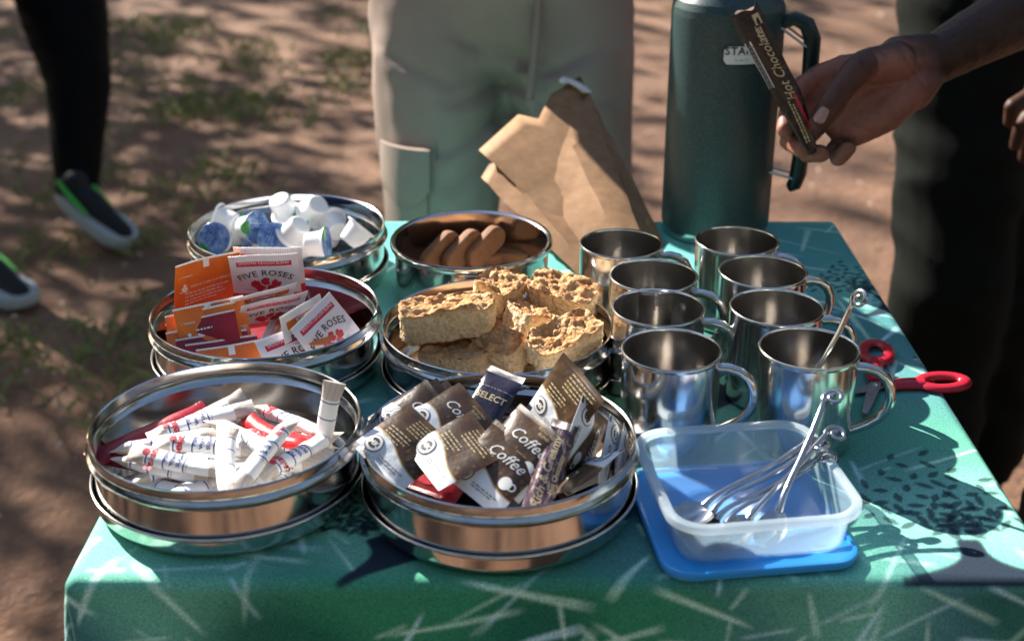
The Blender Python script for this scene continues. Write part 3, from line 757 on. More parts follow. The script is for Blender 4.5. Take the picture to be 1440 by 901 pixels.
# coffee sachets: white wave at the foot with a round badge, brown above
CW, CH = .057, .060
for s in range(3):
    badge = [(disc(.0078), -.0165, -.0165)]
    ringt = [(disc(.0070, 20, .0048), -.0165, -.0165, .00055), (text_mesh('MK', .0062, bold=.03), -.0165, -.0187, .00055)]
    small = [(bars([.026, .022], 0, 0, .0022, .0011, s), -.006, -.021), ]
    build_set(f'coffee_front{s}', CW, CH, .0042, 'coffee', 100 + s, [('badge', 'ink_brown', badge), ('badge_mark', 'ink_white', ringt), ('small_print', 'ink_grey', small),
              ('lettering', 'ink_white', [(text_mesh('Coffee', .0135, shear=.4), .002, .006)]), ('caption', 'ink_cream', [(text_mesh('ROASTED', .0036, space=1.1), .008, .0235), (text_mesh('BLEND', .0036), .009, .0195)]),
              ('cup', 'ink_white', [(disc(.0055), .016, -.006), (disc(.0034, 14, .0022), .0222, -.0055)])])
    build_set(f'coffee_back{s}', CW, CH, .0042, 'coffee', 110 + s, [('badge', 'ink_brown', badge), ('badge_mark', 'ink_white', ringt), ('small_print', 'ink_grey', small),
              ('lettering', 'ink_cream', [(bars([.032, .033, .029, .032, .022], 0, 0, .0033, .0010, 5 + s), -.009, .0235), (bars([.022, .024, .022, .018], 0, 0, .0033, .0010, 9 + s), -.020, .0045)])])
# tea sachets
TW = TH = .066
petal = []
def rosette(r0=.0052):
    v, f = [], []
    for cx, cy in ((-.0100, -.0005), (0, .0025), (.0100, -.0005), (-.0055, -.0065), (.0055, -.0065)):
        for k in range(7):
            a = k * 2 * math.pi / 7 + cx * 90; rr = r0 * .55 if k else 0
            d_ = disc(r0 * .42, 9); o = len(v)
            v += [(x + cx + rr * math.cos(a), y + cy + rr * math.sin(a), 0) for x, y, _ in d_[0]]; f += [tuple(i + o for i in g) for g in d_[1]]
    return v, f
for s in range(2):
    build_set(f'rose{s}', TW, TH, .0020, 'rose', 130 + s, [('lettering', 'ink_black', [(text_mesh('FIVE ROSES', .0098, bold=.012, space=1.08), 0, .0085, .00035, 0, .046)]), ('emblem', 'ink_red', [(rosette(), 0, -.0015)]),
              ('caption', 'ink_white', [(text_mesh('SMOOTH CEYLON BLEND', .0040, space=1.05), 0, .0225)]), ('small_print', 'ink_grey', [(text_mesh('CEYLON', .0028), -.016, -.0105), (text_mesh('TEA', .0028), .016, -.0105)])])
    build_set(f'rooibos{s}', TW, TH, .0020, 'rooibos', 140 + s, [('caption', 'ink_white', [(text_mesh('ROOIBOS', .0056, bold=.02), 0, .0205)]), ('lettering', 'ink_black', [(text_mesh('ROOIBOS TEA', .0078, bold=.02), 0, .007)])])
    build_set(f'orange{s}', TW, TH, .0020, 'orange', 150 + s, [('lettering', 'ink_white', [(text_mesh('1 TEABAG', .0030), -.022, .0165), (text_mesh('BREW FOR 3-5 MINUTES', .0044), .007, .002), (bars([.046, .040, .043, .034], 0, 0, .0046, .0017, 3 + s), -.022, -.0055)]),
              ('cup_mark', 'ink_white', [(disc(.0032), -.023, .0020), (disc(.0017), -.023, .0065), (bars([.010], 0, 0, .003, .0014, 1), -.028, -.0025)])])
    build_set(f'crimson{s}', TW, TH, .0020, 'crimson', 160 + s, [('lettering', 'ink_white', [(bars([.022], 0, 0, .004, .0016, 3 + s), -.012, .020)])])
build_set('navy', .034, .085, .0045, 'navy', 171, [('lettering', 'ink_cream', [(text_mesh('SELECT', .0085, bold=.02), 0, .010, .00035, 0)]), ('band', 'ink_grey', [(bars([.034], 0, 0, .002, .0008, 2), -.017, .0215)])])
build_set('purple', .022, .092, .005, 'purple', 172, [('lettering', 'ink_cream', [(text_mesh('Rich & Creamy', .0100, shear=.3, bold=.01), .002, 0, .0004, 90), (text_mesh('Hot Chocolate', .0055, bold=.02), .0085, 0, .0004, 90)])])
build_set('redsachet', .060, .048, .004, 'crimson', 173, [('roundel', 'ink_red', [(disc(.017), 0, 0)]), ('lettering', 'ink_white', [(text_mesh('IGI', .015, bold=.02), 0, -.005, .0006)])])

def sachet(key, bl, br, tl, name, lab, cat, grp, top=False):
    me, parts, w_, h_ = SETS[key]
    a, b_, c = W(*bl), W(*br), W(*tl)
    u, v = b_ - a, c - a
    ctr = a + u.normalized() * w_ / 2 + (v - u.normalized() * v.dot(u.normalized())).normalized() * h_ / 2
    ctr2 = a + u / 2 + v / 2
    if top: un = u.normalized(); ctr2 = c + u / 2 - (v - un * v.dot(un)).normalized() * h_ / 2
    o = link(name, me, None, None, frame(ctr2, u, v)); tag(o, lab, cat, grp)
    for nm, pm in parts: link(nm, pm, None, o)
    SZ.append((key, round(u.length * 1000), round(v.length * 1000)))
    return o
SZ = []
CG = 'coffee sachets in the tin'; C_ = lambda key, bl, br, tl, lab: sachet(key, bl, br, tl, 'coffee_sachet', lab, 'sachet', CG)
edge = 'brown and white coffee sachet standing on edge at the mug side of the tin'
fan = 'brown and white coffee sachet fanned out along the wall of the tin'
C_('coffee_back0', (563, 611, .062), (617, 684, .048), (664, 590, .072), 'brown coffee sachet lying over a red sachet, its lines of pale print facing up')
C_('coffee_front0', (675, 634, .060), (738, 689, .046), (722, 583, .083), 'brown coffee sachet lettered Coffee leaning on another with the same badge')
C_('coffee_front1', (646, 651, .054), (714, 706, .040), (684, 612, .070), 'coffee sachet with a white badge strip slipped under the one lettered Coffee')
C_('coffee_back1', (735, 570, .066), (783, 633, .048), (806, 503, .116), 'brown coffee sachet standing tallest above the rim, beans printed on it')
C_('coffee_front2', (573, 594, .060), (618, 650, .042), (644, 538, .078), fan)
for k in range(3): C_(f'coffee_front{k % 3}', (558 - 13 * k, 589 - 3 * k, .058), (600 - 13 * k, 646 - 2 * k, .036), (628 - 18 * k, 540 + 5 * k, .073), fan)
C_('coffee_back2', (523, 634, .058), (566, 676, .044), (570, 581, .074), fan)
for key, px, py, z_, hx, hy in (('coffee_front0', 822, 556, .100, .5, .75), ('coffee_back0', 803, 590, .078, .45, .8), ('coffee_front1', 860, 582, .082, .32, .9), ('coffee_back2', 876, 594, .072, .18, .95)):
    me, parts, w_, h_ = SETS[key]; hv = Vector((hx, hy, 0)).normalized(); u = (-hv - Vector((0, 0, 1))).normalized(); v = (hv - Vector((0, 0, 1))).normalized()
    o = link('coffee_sachet', me, None, None, frame(W(px, py, z_) + u * w_ / 2 + v * h_ / 2, u, v)); tag(o, edge, 'sachet', CG)
    for nm, pm in parts: link(nm, pm, None, o)
C_('coffee_front2', (858, 640, .056), (832, 650, .036), (800, 684, .048), edge)
sachet('navy', (652, 596, .048), (690, 612, .044), (672, 548, .066), 'drink_sachet', 'dark navy drink sachet lettered SELECT among the coffee sachets', 'sachet', None)
sachet('purple', (733, 700, .045), (752, 706, .043), (788, 628, .070), 'drink_sachet', 'purple speckled hot chocolate stick lying across the coffee sachets', 'sachet', None)
sachet('redsachet', (570, 672, .032), (632, 694, .028), (590, 640, .036), 'drink_sachet', 'red sachet peeping out from under the coffee sachets', 'sachet', None)
under = 'coffee sachet lying flat at the bottom of the tin'
for k, (px, py, a) in enumerate(((640, 625, 20), (735, 650, -15), (800, 655, 40), (690, 668, 70), (600, 630, -35), (770, 620, 10), (830, 640, 80))):
    c = W(px, py, .018 + .005 * (k % 3)); dx, dy = math.cos(R(a)) * .035, math.sin(R(a)) * .035
    me, parts, w_, h_ = SETS[f'coffee_back{k % 3}']
    o = link('coffee_sachet', me, None, None, T(c) @ RZ(a) @ RX(random.uniform(-6, 6))); tag(o, under, 'sachet', CG)
    for nm, pm in parts: link(nm, pm, None, o)

TG = 'tea bag sachets in the tin'; T_ = lambda key, bl, br, tl, lab: sachet(key, bl, br, tl, 'tea_sachet', lab, 'sachet', TG)
def TT(key, tl, tr, br, lab):                       # given by its top corners and lower right corner
    a, b_, c = tl, tr, br; bl = (tl[0] + br[0] - tr[0], tl[1] + br[1] - tr[1], br[2])
    return sachet(key, bl, br, tl, 'tea_sachet', lab, 'sachet', TG, True)
stack = 'orange or red tea sachet leaning in the fanned row in front of the upright ones'
T_('orange0', (250, 442, .052), (331, 417, .054), (243, 376, .112), 'orange tea sachet standing upright, lettered BREW FOR 3-5 MINUTES')
T_('rose0', (325, 428, .052), (424, 425, .052), (323, 362, .110), 'pink and white tea sachet standing upright, lettered FIVE ROSES')
T_('rose1', (331, 418, .054), (430, 415, .054), (329, 352, .112), 'tea sachet half hidden behind the upright FIVE ROSES one')
def tea_w(key, top, u, down, lab):
    me, parts, w_, h_ = SETS[key]; dn = Vector(down).normalized(); un = Vector(u); un = (un - dn * un.dot(dn)).normalized()
    o = link('tea_sachet', me, None, None, frame(W(*top) + dn * h_ / 2, un, -dn)); tag(o, lab, 'sachet', TG)
    for nm, pm in parts: link(nm, pm, None, o)
for key, px, py, z_, uy, uz in (('orange1', 292, 425, .084, .42, .0), ('orange0', 281, 434, .0795, .15, .05), ('crimson1', 281, 445, .0735, .0, .0), ('orange1', 283, 458, .0660, .16, .0), ('crimson0', 297, 469, .0600, .26, .0), ('crimson1', 311, 477, .0560, .30, .0), ('orange0', 326, 484, .0530, .30, .04)):
    zc = .92 - (py - 425) / 60 * .18; tea_w(key, (px, py, z_), (1, uy, uz), (.22, -math.sqrt(1 - zc * zc), -zc), {'o': 'orange tea sachet leaning in the fanned row before the upright ones', 'r': 'tea sachet with an orange stripe leaning in the fanned row of orange ones', 'c': 'dark red tea sachet leaning in the fanned row among the orange ones'}[key[0]])
mid = 'tea sachet leaning behind the fanned row with only its printed top showing'
T_('rooibos1', (327, 452, .045), (408, 436, .045), (318, 423, .084), mid)
T_('rose0', (344, 461, .042), (420, 446, .042), (336, 433, .080), mid)
loose = 'white tea sachet with an orange stripe lying loose against the tin wall'
TT('rooibos0', (360, 492, .050), (381, 439, .086), (428, 472, .052), loose)
TT('rooibos1', (395, 444, .080), (446, 414, .086), (468, 452, .050), loose)
TT('rose1', (369, 476, .064), (430, 452, .072), (446, 478, .048), 'tea sachet with a red banner tucked under the loose white one')
tea_w('rose0', (436, 436, .076), (.25, .8, .45), (.52, -.10, -.75), 'white tea sachet lettered FIVE ROSES leaning on the tin wall, rose emblem facing up')
undt = 'tea sachet lying flat at the bottom of the tin'
for k, (px, py, a) in enumerate(((330, 455, 10), (420, 455, -20), (370, 470, 60), (390, 430, 30), (300, 452, 75), (440, 440, 45))):
    me, parts, w_, h_ = SETS[('crimson0', 'orange1', 'crimson1')[k % 3]]
    o = link('tea_sachet', me, None, None, T(W(px, py, .012 + .005 * (k % 3))) @ RZ(a) @ RX(random.uniform(-5, 5))); tag(o, undt, 'sachet', TG)
    for nm, pm in parts: link(nm, pm, None, o)

# ================================================================== SUGAR STICKS
def stick_mesh(name, L, w0, seed, mat):
    q = random.Random(seed); n, m_ = 22, 12; vs, uvs, fs = [], [], []
    bend = q.uniform(-.006, .006); tw = q.uniform(-.9, .9)
    for i in range(n + 1):
        t = i / n; e = min(1, min(t, 1 - t) / .16); e = e * e * (3 - 2 * e)
        th = .0006 + .0050 * e + .0004 * math.sin(t * 17 + seed); wd = w0 * (1.0 - .17 * e) / 2
        a0 = tw * (t - .5)
        for k in range(m_):
            a = 2 * math.pi * k / m_; y, z = wd * math.cos(a), th * math.sin(a)
            vs.append(((t - .5) * L, y * math.cos(a0) - z * math.sin(a0) + bend * (1 - (2 * t - 1) ** 2), y * math.sin(a0) + z * math.cos(a0))); uvs.append((t, k / m_ if k <= m_ / 2 else 1 - k / m_))
    for i in range(n):
        for k in range(m_): fs.append((i * m_ + k, (i + 1) * m_ + k, (i + 1) * m_ + (k + 1) % m_, i * m_ + (k + 1) % m_))
    fs.append(tuple(range(m_))); fs.append(tuple(n * m_ + k for k in range(m_))[::-1])
    me = bpy.data.meshes.new(name); me.from_pydata(vs, [], fs); uvl = me.uv_layers.new(name='UVMap')
    idx = [0] * len(me.loops); me.loops.foreach_get('vertex_index', idx); uvl.data.foreach_set('uv', [c for i in idx for c in uvs[i]])
    me.polygons.foreach_set('use_smooth', [True] * len(me.polygons)); me.set_sharp_from_angle(angle=R(70)); me.update(); me.materials.append(M[mat])
    def z(x, y):
        t = x / L + .5; e = min(1, min(t, 1 - t) / .16); e = e * e * (3 - 2 * e); th = .0006 + .0050 * e + .0004 * math.sin(t * 17 + seed); wd = w0 * (1 - .17 * e) / 2; a0 = tw * (t - .5)
        yy = max(-.98, min(.98, (y - bend * (1 - (2 * t - 1) ** 2)) / wd)); return th * math.sqrt(1 - yy * yy) + wd * yy * a0 + .0003
    return me, z, bend
STK = []
for s in range(4):
    me, z, bd = stick_mesh('sugar_stick', .092, .0190, 5 + s, 'sugar'); pr = []
    def lay(vf, ox, oy, rot=0):
        b = MB(); c, sn = math.cos(R(rot)), math.sin(R(rot))
        b.add([(x * c - y * sn + ox, x * sn + y * c + oy, z(x * c - y * sn + ox, x * sn + y * c + oy)) for x, y, _ in vf[0]], vf[1]); return b
    b = lay(text_mesh('Selati', .0092, bold=.03), -.0205, -.0040 + bd, 90); b2 = lay(disc(.0032), -.0295, bd + .0005); b.add(b2.v, b2.f)
    if s % 2: STK.append((me, [])); continue        # these lie with their plain side up
    pm = b.mesh('red_lettering', False); pm.materials.append(M['ink_red']); pr.append(('red_lettering', pm))
    b = lay(text_mesh('PURE', .0042, bold=.03), -.0095, -.0005 + bd, 90)
    for q_, tx in ((-.0035, 'WHITE'), (.0025, 'SUGAR')): k_ = lay(text_mesh(tx, .0042, bold=.03), q_, -.0005 + bd, 90); b.add(k_.v, k_.f)
    pm = b.mesh('blue_lettering', False); pm.materials.append(M['ink_blue']); pr.append(('blue_lettering', pm)); STK.append((me, pr))
REDS, _, _ = stick_mesh('sweetener_stick', .088, .019, 31, 'redstick')
MARO, _, _ = stick_mesh('sweetener_stick', .110, .024, 33, 'crimson')
def stick(i, p, q, lab, name='sugar_stick', me=None, roll=0, grp='sugar sticks in the tin'):
    a, b_ = W(*p), W(*q); x = (b_ - a).normalized(); y = Vector((0, 0, 1)).cross(x)
    if y.length < .05: y = Vector((0, 1, 0))
    o = link(name, me or STK[i][0], None, None, frame((a + b_) / 2, x, y) @ RX(roll)); tag(o, lab, 'sugar stick', grp)
    if me is None:
        for nm, pm in STK[i][1]: link(nm, pm, None, o)
sg = 'slim white paper sugar stick heaped in the steel tin'
for i, p, q, ro in ((0, (214, 613, .040), (352, 574, .046), 10), (1, (170, 633, .036), (300, 611, .042), -12), (2, (200, 637, .044), (312, 660, .040), 15), (3, (176, 646, .034), (296, 668, .030), 0), (0, (238, 624, .046), (350, 632, .044), 20),
                    (1, (308, 598, .050), (386, 641, .048), -10), (2, (396, 610, .060), (347, 672, .050), 0), (3, (322, 628, .055), (324, 676, .048), 5), (0, (374, 578, .036), (450, 609, .034), -20), (2, (390, 652, .045), (446, 622, .043), 0),
                    (3, (236, 604, .034), (320, 568, .040), 12), (1, (250, 655, .026), (350, 640, .028), 0), (0, (350, 612, .036), (448, 640, .036), 14), (2, (200, 618, .026), (300, 590, .026), 0), (1, (330, 665, .034), (420, 654, .034), 8), (3, (270, 640, .030), (370, 660, .030), 0)):
    stick(i, p, q, sg, roll=ro)
stick(3, (466, 574, .072), (458, 636, .030), 'white sugar stick propped upright against the wall of the steel tin', roll=-70)
rl = 'glossy red sweetener stick lying among the white sugar sticks'
stick(0, (345, 586, .040), (440, 628, .042), rl, 'sweetener_stick', REDS, 10); stick(0, (372, 602, .034), (446, 622, .034), rl, 'sweetener_stick', REDS, -15)
ml = 'dark red sweetener stick pressed against the wall under the sugar sticks'
stick(0, (160, 634, .030), (262, 590, .036), ml, 'sweetener_stick', MARO, 20); stick(0, (176, 648, .020), (270, 664, .020), ml, 'sweetener_stick', MARO, 0)
und = 'sugar stick lying at the bottom of the steel tin'
for k in range(14):
    a = random.uniform(0, 180); c = TINS['sugar'] + Vector((random.uniform(-.045, .045), random.uniform(-.05, .05), .013 + .004 * (k % 4)))
    o = link('sugar_stick', STK[k % 4][0], None, None, T(c) @ RZ(a) @ RY(random.uniform(-5, 5))); tag(o, und, 'sugar stick', 'sugar sticks in the tin')

# ================================================================== MILK PODS
cup = MB().lathe([(0, -.0240), (.0105, -.0240), (.0122, -.0230), (.0128, -.0210), (.0150, -.0040), (.0158, -.0022), (.0185, -.0016), (.0190, -.0009), (.0190, -.0002), (0, -.0002)], 36).mesh('pod_cup', angle=50)
fo = MB().lathe([(0, .0001), (.0186, .0001), (.0188, .0004), (.0186, .0006), (.006, .0010), (0, .0010)], 36).mesh('foil_lid', angle=50)
tb = MB().add([(.012, -.008, .0008), (.020, -.0065, .0008), (.027, -.002, .0035), (.027, .003, .0038), (.020, .0065, .0008), (.012, .008, .0008),
               (.012, -.008, .0012), (.020, -.0065, .0013), (.027, -.002, .0040), (.027, .003, .0043), (.020, .0065, .0013), (.012, .008, .0012)],
              [(5, 4, 3, 2, 1, 0), (6, 7, 8, 9, 10, 11)] + [(i, (i + 1) % 6, 6 + (i + 1) % 6, 6 + i) for i in range(6)]).mesh('pull_tab', False)
b = MB()
b.add(*[( [(x, y, .0013) for x, y, _ in vf[0]], vf[1]) for vf in (text_mesh('UHT', .006, bold=.02),)][0])
for r_ in range(3):
    v_, f_ = bars([.020, .018, .014], -.009, -.004, .0034, .0015, 6 + r_); 
b.add([(x, y, .0013) for x, y, _ in v_], f_)
pt = b.mesh('lettering', False)
def pod(px, py, h, axis, spin, lab):
    z = Vector(axis).normalized(); x = z.orthogonal().normalized(); Mx = frame(W(px, py, h), x, z.cross(x)) @ RZ(spin) @ T(0, 0, .011)
    e = empty('milk_pod', Mx); tag(e, lab, 'milk pod', 'milk pods in the tin')
    link('cup', cup, M['pod_white'], e); f_ = link('foil_lid', fo, M['foil_blue'], e); link('pull_tab', tb, M['foil_green'], f_); link('lettering', pt, M['ink_blue'], f_)
wp = 'white milk pod tipped over so that only its plastic cup shows'; bp = 'milk pod lying with its blue foil lid facing out'
pod(318, 311, .044, (-.9, .3, .2), 40, wp); pod(306, 338, .050, (-.15, -.85, .5), 0, bp); pod(352, 320, .050, (.75, -.55, .2), 120, bp); pod(398, 291, .060, (.25, .35, -.85), 200, wp); pod(442, 295, .058, (-.5, .5, -.7), 30, wp)
pod(415, 325, .050, (-.6, .25, -.75), 150, wp); pod(446, 343, .052, (.9, -.1, .1), 70, wp); pod(500, 330, .056, (.55, .35, .6), 330, 'milk pod with its green pull tab sticking up over the rim'); pod(470, 318, .040, (-.4, .8, .3), 90, wp)
pod(385, 338, .038, (.2, -.8, .5), 20, bp); pod(425, 303, .045, (.8, .3, -.2), 0, wp)
up = 'milk pod lying at the bottom of the tin'
for px, py, ax_, sp in ((330, 330, (1, 0, .3), 0), (370, 305, (0, 1, .3), 40), (405, 330, (0, -1, -.4), 80), (460, 330, (-1, .4, .2), 10), (480, 305, (.3, 1, -.6), 60), (430, 345, (1, .2, .4), 33), (360, 345, (-1, -.5, .3), 200)): pod(px, py, .024, ax_, sp, up)

# ================================================================== BISCUITS AND RUSKS
def stadium(L, w_, n=10):
    r = w_ / 2; return [(L / 2 - r + r * math.cos(R(-90 + 180 * k / n)), r * math.sin(R(-90 + 180 * k / n))) for k in range(n + 1)] + [(-L / 2 + r + r * math.cos(R(90 + 180 * k / n)), r * math.sin(R(90 + 180 * k / n))) for k in range(n + 1)]
bis = MB().prism(stadium(.058, .026), -.0068, .0068).mesh('biscuit', True, 40, bevel=.0040, bseg=3)
def biscuit(px, py, h, M_, lab): tag(link('biscuit', bis, M['biscuit'], None, T(W(px, py, h)) @ M_), lab, 'biscuit', 'biscuits in the small tin')
lb = 'plain brown oblong biscuit propped up in a row in the tin'; fb_ = 'plain brown biscuit lying flat on the bottom of the tin'
for px, py, h in ((618, 354, .034), (650, 352, .035), (682, 347, .037)): biscuit(px, py, h, frame(Vector(), (.62, .55, .50), (-.30, -.20, .80)), lb)
for px, py, h, a in ((676, 362, .018, 10), (716, 358, .020, -12), (634, 362, .018, 40), (690, 345, .012, 90), (640, 345, .011, 20)): biscuit(px, py, h, RZ(a) @ RX(4), fb_)

def rusk_mesh(seed, L, w_, h_):
    bm = bmesh.new(); bmesh.ops.create_cube(bm, size=1)
    bmesh.ops.subdivide_edges(bm, edges=bm.edges[:], cuts=23, use_grid_fill=True)
    q = random.Random(seed); o = Vector((q.uniform(0, 50), q.uniform(0, 50), 0)); cr = {}
    for v in bm.verts:
        p = v.co.copy(); topf = p.z > .47; s = Vector((p.x * L, p.y * w_, p.z * h_))
        rr = .010
        for ax_i, half in ((0, L / 2), (1, w_ / 2)):       # round the upright corners a little
            pass
        cx, cy = max(0, abs(s.x) - (L / 2 - rr)), max(0, abs(s.y) - (w_ / 2 - rr))
        if cx and cy:
            k = rr / max(rr, math.hypot(cx, cy)); s.x = math.copysign(L / 2 - rr + cx * k, s.x); s.y = math.copysign(w_ / 2 - rr + cy * k, s.y)
        n1 = noise.noise(s * 55 + o); n2 = noise.noise(s * 140 + o); n3 = noise.noise(s * 380 + o); n0 = noise.noise(s * 22 + o)
        dirv = Vector((p.x, p.y, p.z)).normalized()
        vd_ = noise.voronoi(s * 85 + o)[0][0]; vd2 = noise.voronoi(s * 190 + o)[0][0]
        if topf: s.z += (.0058 * (.55 - vd_) + .0032 * (.5 - vd2) + n0 * .0036 + n1 * .002 + n3 * .0012) - .0010
        s += dirv * (n2 * .0014 + n3 * .0012 + n1 * .0018 + .0022 * (.45 - vd2))
        v.co = s; cr[v.index] = 1 if topf or p.z < -.49 else max(0, (p.z - .30) / .2) if p.z > .30 else max(0, .25 * n1)
    me = bpy.data.meshes.new('rusk'); bm.verts.index_update(); bm.to_mesh(me); bm.free()
    at_ = me.color_attributes.new('crust', 'FLOAT_COLOR', 'POINT')
    for i in range(len(me.vertices)): c = cr.get(i, 0); at_.data[i].color = (c, c, c, 1)
    me.polygons.foreach_set('use_smooth', [True] * len(me.polygons)); me.update(); me.materials.append(M['rusk']); return me
def rusk(px, py, h, seed, L, w_, h_, M_, lab): tag(link('rusk', rusk_mesh(seed, L, w_, h_), M['rusk'], None, T(W(px, py, h)) @ M_), lab, 'rusk', 'rusks in the tin')
rusk(629, 446, .070, 1, .088, .034, .032, RZ(10) @ RY(-3) @ RX(6), 'long golden rusk lying on top with its pale crumb side facing out')
rusk(700, 412, .070, 2, .046, .042, .032, RZ(62) @ RX(16), 'craggy pale rusk on top of the pile touching the tin\'s far wall')
rusk(741, 455, .056, 3, .046, .034, .034, RZ(-58) @ RX(-18), 'craggy rusk in the middle of the pile between the others')
rusk(790, 418, .066, 4, .066, .040, .032, RZ(-24) @ RY(8) @ RX(10), 'broad golden rusk leaning on the rim next to the mugs')
rusk(794, 481, .056, 5, .068, .038, .032, RZ(30) @ RY(-12) @ RX(16), 'deep golden rusk with a browned glossy corner near the rim')
rusk(640, 500, .036, 6, .064, .038, .024, RZ(-8) @ RX(10), 'flat brown rusk lying lowest in the tin with its baked base up')
rusk(706, 490, .042, 7, .050, .032, .030, RZ(-38) @ RX(24), 'rusk tilted sideways between the flat brown one and the glossy one')
rusk(650, 470, .038, 8, .080, .036, .028, RZ(16), 'rusk lying under the long golden one')
for k, (px, py, a) in enumerate(((700, 452, 20), (750, 465, 100), (655, 440, 70), (735, 425, 10), (780, 455, 60), (690, 475, 150))): rusk(px, py, .0225 + (.001 * k), 20 + k, .066, .038, .026, RZ(a), 'rusk at the bottom of the tin beneath the others')

# ================================================================== PEOPLE
def blob(name, caps, voxel, smooth, disp=None):
    """one continuous skin grown over tapered limbs: caps = (p0, r0, p1, r1[, squash vector])"""
    b = MB()
    for cp in caps:
        p0, r0, p1, r1 = cp[:4]; p0, p1 = Vector(p0), Vector(p1)
        ax_ = (p1 - p0); L = ax_.length
        if L < 1e-6: ax_ = Vector((0, 0, 1)); L = 1e-6
        z = ax_ / max(L, 1e-9) if L > 1e-5 else Vector((0, 0, 1)); x = z.orthogonal().normalized(); y = z.cross(x)
        prof = [(r0 * math.cos(a), -r0 * math.sin(a)) for a in [math.pi / 2 * (1 - k / 6) for k in range(7)]] + [(r1 * math.cos(a), L + r1 * math.sin(a)) for a in [math.pi / 2 * k / 6 for k in range(7)]]
        prof[0] = (1e-5, prof[0][1]); prof[-1] = (1e-5, prof[-1][1])
        Mx = Matrix((x, y, z)).transposed().to_4x4(); Mx.translation = p0
        if len(cp) > 4:                                     # squash the section along a world direction
            s = Vector(cp[4][:3]).normalized(); k = cp[4][3]; ctr = p0
            S = Matrix.Identity(3) - (1 - k) * Matrix([[s[i] * s[j] for j in range(3)] for i in range(3)])
            Mx = T(ctr) @ S.to_4x4() @ T(-ctr) @ Mx
        b.lathe(prof, 18, Mx)
    me = bpy.data.meshes.new('tmp'); me.from_pydata(b.v, [], b.f); bm = bmesh.new(); bm.from_mesh(me); bmesh.ops.recalc_face_normals(bm, faces=bm.faces[:]); bm.to_mesh(me); bm.free()
    o = bpy.data.objects.new('tmp', me); COL.objects.link(o)
    r = o.modifiers.new('r', 'REMESH'); r.mode = 'VOXEL'; r.voxel_size = voxel
    s = o.modifiers.new('s', 'SMOOTH'); s.factor = .5; s.iterations = smooth
    out = bpy.data.meshes.new_from_object(o.evaluated_get(bpy.context.evaluated_depsgraph_get())); bpy.data.objects.remove(o)
    n = len(out.vertices); co = np.zeros(n * 3, np.float32); out.vertices.foreach_get('co', co); co = co.reshape(-1, 3)
    if disp:
        no = np.zeros(n * 3, np.float32); out.vertex_normals.foreach_get('vector', no); no = no.reshape(-1, 3)
        dz = np.array([disp(Vector(c), Vector(k)) for c, k in zip(co, no)], np.float32)
        co = co + no * dz[:, None]; out.vertices.foreach_set('co', co.ravel())
    out.polygons.foreach_set('use_smooth', [True] * len(out.polygons)); out.name = name; out.update()
    return out
def fabric(name, c0, c1, rough=.85, weave=900):
    m = NM(name); v = m.coord('Object'); f = m.noise(v, 9, 4); g = m.noise(v, weave, 2)
    m.set(Base_Color=m.ramp(f, [(.3, c0), (.7, c1)]), Roughness=rough, Specular_IOR_Level=.08); m.bump(g, .3, .001); return m.m
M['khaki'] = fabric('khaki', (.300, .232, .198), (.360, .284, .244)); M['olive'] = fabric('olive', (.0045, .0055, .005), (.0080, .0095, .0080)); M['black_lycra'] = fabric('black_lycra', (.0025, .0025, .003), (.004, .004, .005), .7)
M['shirt_blue'] = fabric('shirt_blue', (.16, .19, .21), (.22, .25, .27)); M['shirt_tan'] = fabric('shirt_tan', (.25, .20, .13), (.30, .25, .17)); M['shirt_green'] = fabric('shirt_green', (.05, .07, .05), (.07, .09, .06))
M['hair'] = simple('hair', (.01, .008, .006), .7); M['leather'] = mottled('leather', (.06, .035, .02), (.10, .06, .035), 30, .6)
M['sole'] = simple('sole', (.34, .38, .40), .6); M['mesh_dark'] = mottled('mesh_dark', (.003, .004, .006), (.008, .011, .013), 200, .8); M['neon'] = simple('neon', (.06, .50, .06), .6)
M['stitch'] = simple('stitch', (.24, .19, .16), .9)
# skin: dark brown back of the hand, pinker palm, laid down by where on the hand it is
m = NM('dark_skin'); a = m.n('ShaderNodeVertexColor', layer_name='skin'); v = m.coord('Object'); f = m.noise(v, 45, 5); g = m.noise(v, 420, 3); cre = m.noise(m.coord('Object', (1, 1, 1)), 160, 2)
m.set(Base_Color=m.mix(m.math('MULTIPLY', f, .5), a.outputs[0], m.mix(.45, a.outputs[0], (.03, .008, .004))), Roughness=m.math('MULTIPLY_ADD', g, .2, .44), Subsurface_Weight=.06, Subsurface_Radius=(.008, .003, .002), Specular_IOR_Level=.32)
m.bump(m.math('ADD', g, m.math('MULTIPLY', cre, .5)), .35, .0008); M['skin'] = m.m
M['nail'] = simple('nail', (.42, .24, .20), .25)
def paint(me, fn):
    n = len(me.vertices); at_ = me.color_attributes.new('skin', 'FLOAT_COLOR', 'POINT'); out = np.ones((n, 4), np.float32)
    no = np.zeros(n * 3, np.float32); me.vertex_normals.foreach_get('vector', no); no = no.reshape(-1, 3)
    for i, v in enumerate(me.vertices): out[i, :3] = fn(v.co, no[i])
    at_.data.foreach_set('color', out.ravel())
def folds(amp, k=1.0, seed=0, diag=0.0):
    def f(c, n):
        q = Vector((c.x * 5 * k + seed, c.y * 5 * k, (c.z + diag * abs(c.x)) * 13 * k)); a = noise.noise(q); b_ = noise.noise(q * 2.1 + Vector((7, 3, 1)))
        return amp * ((1 - abs(a) * 2.2) * .7 + b_ * .45)
    return f
def limb(pts):            # [(p, r), ...] chained
    return [(pts[i][0], pts[i][1], pts[i + 1][0], pts[i + 1][1]) for i in range(len(pts) - 1)]
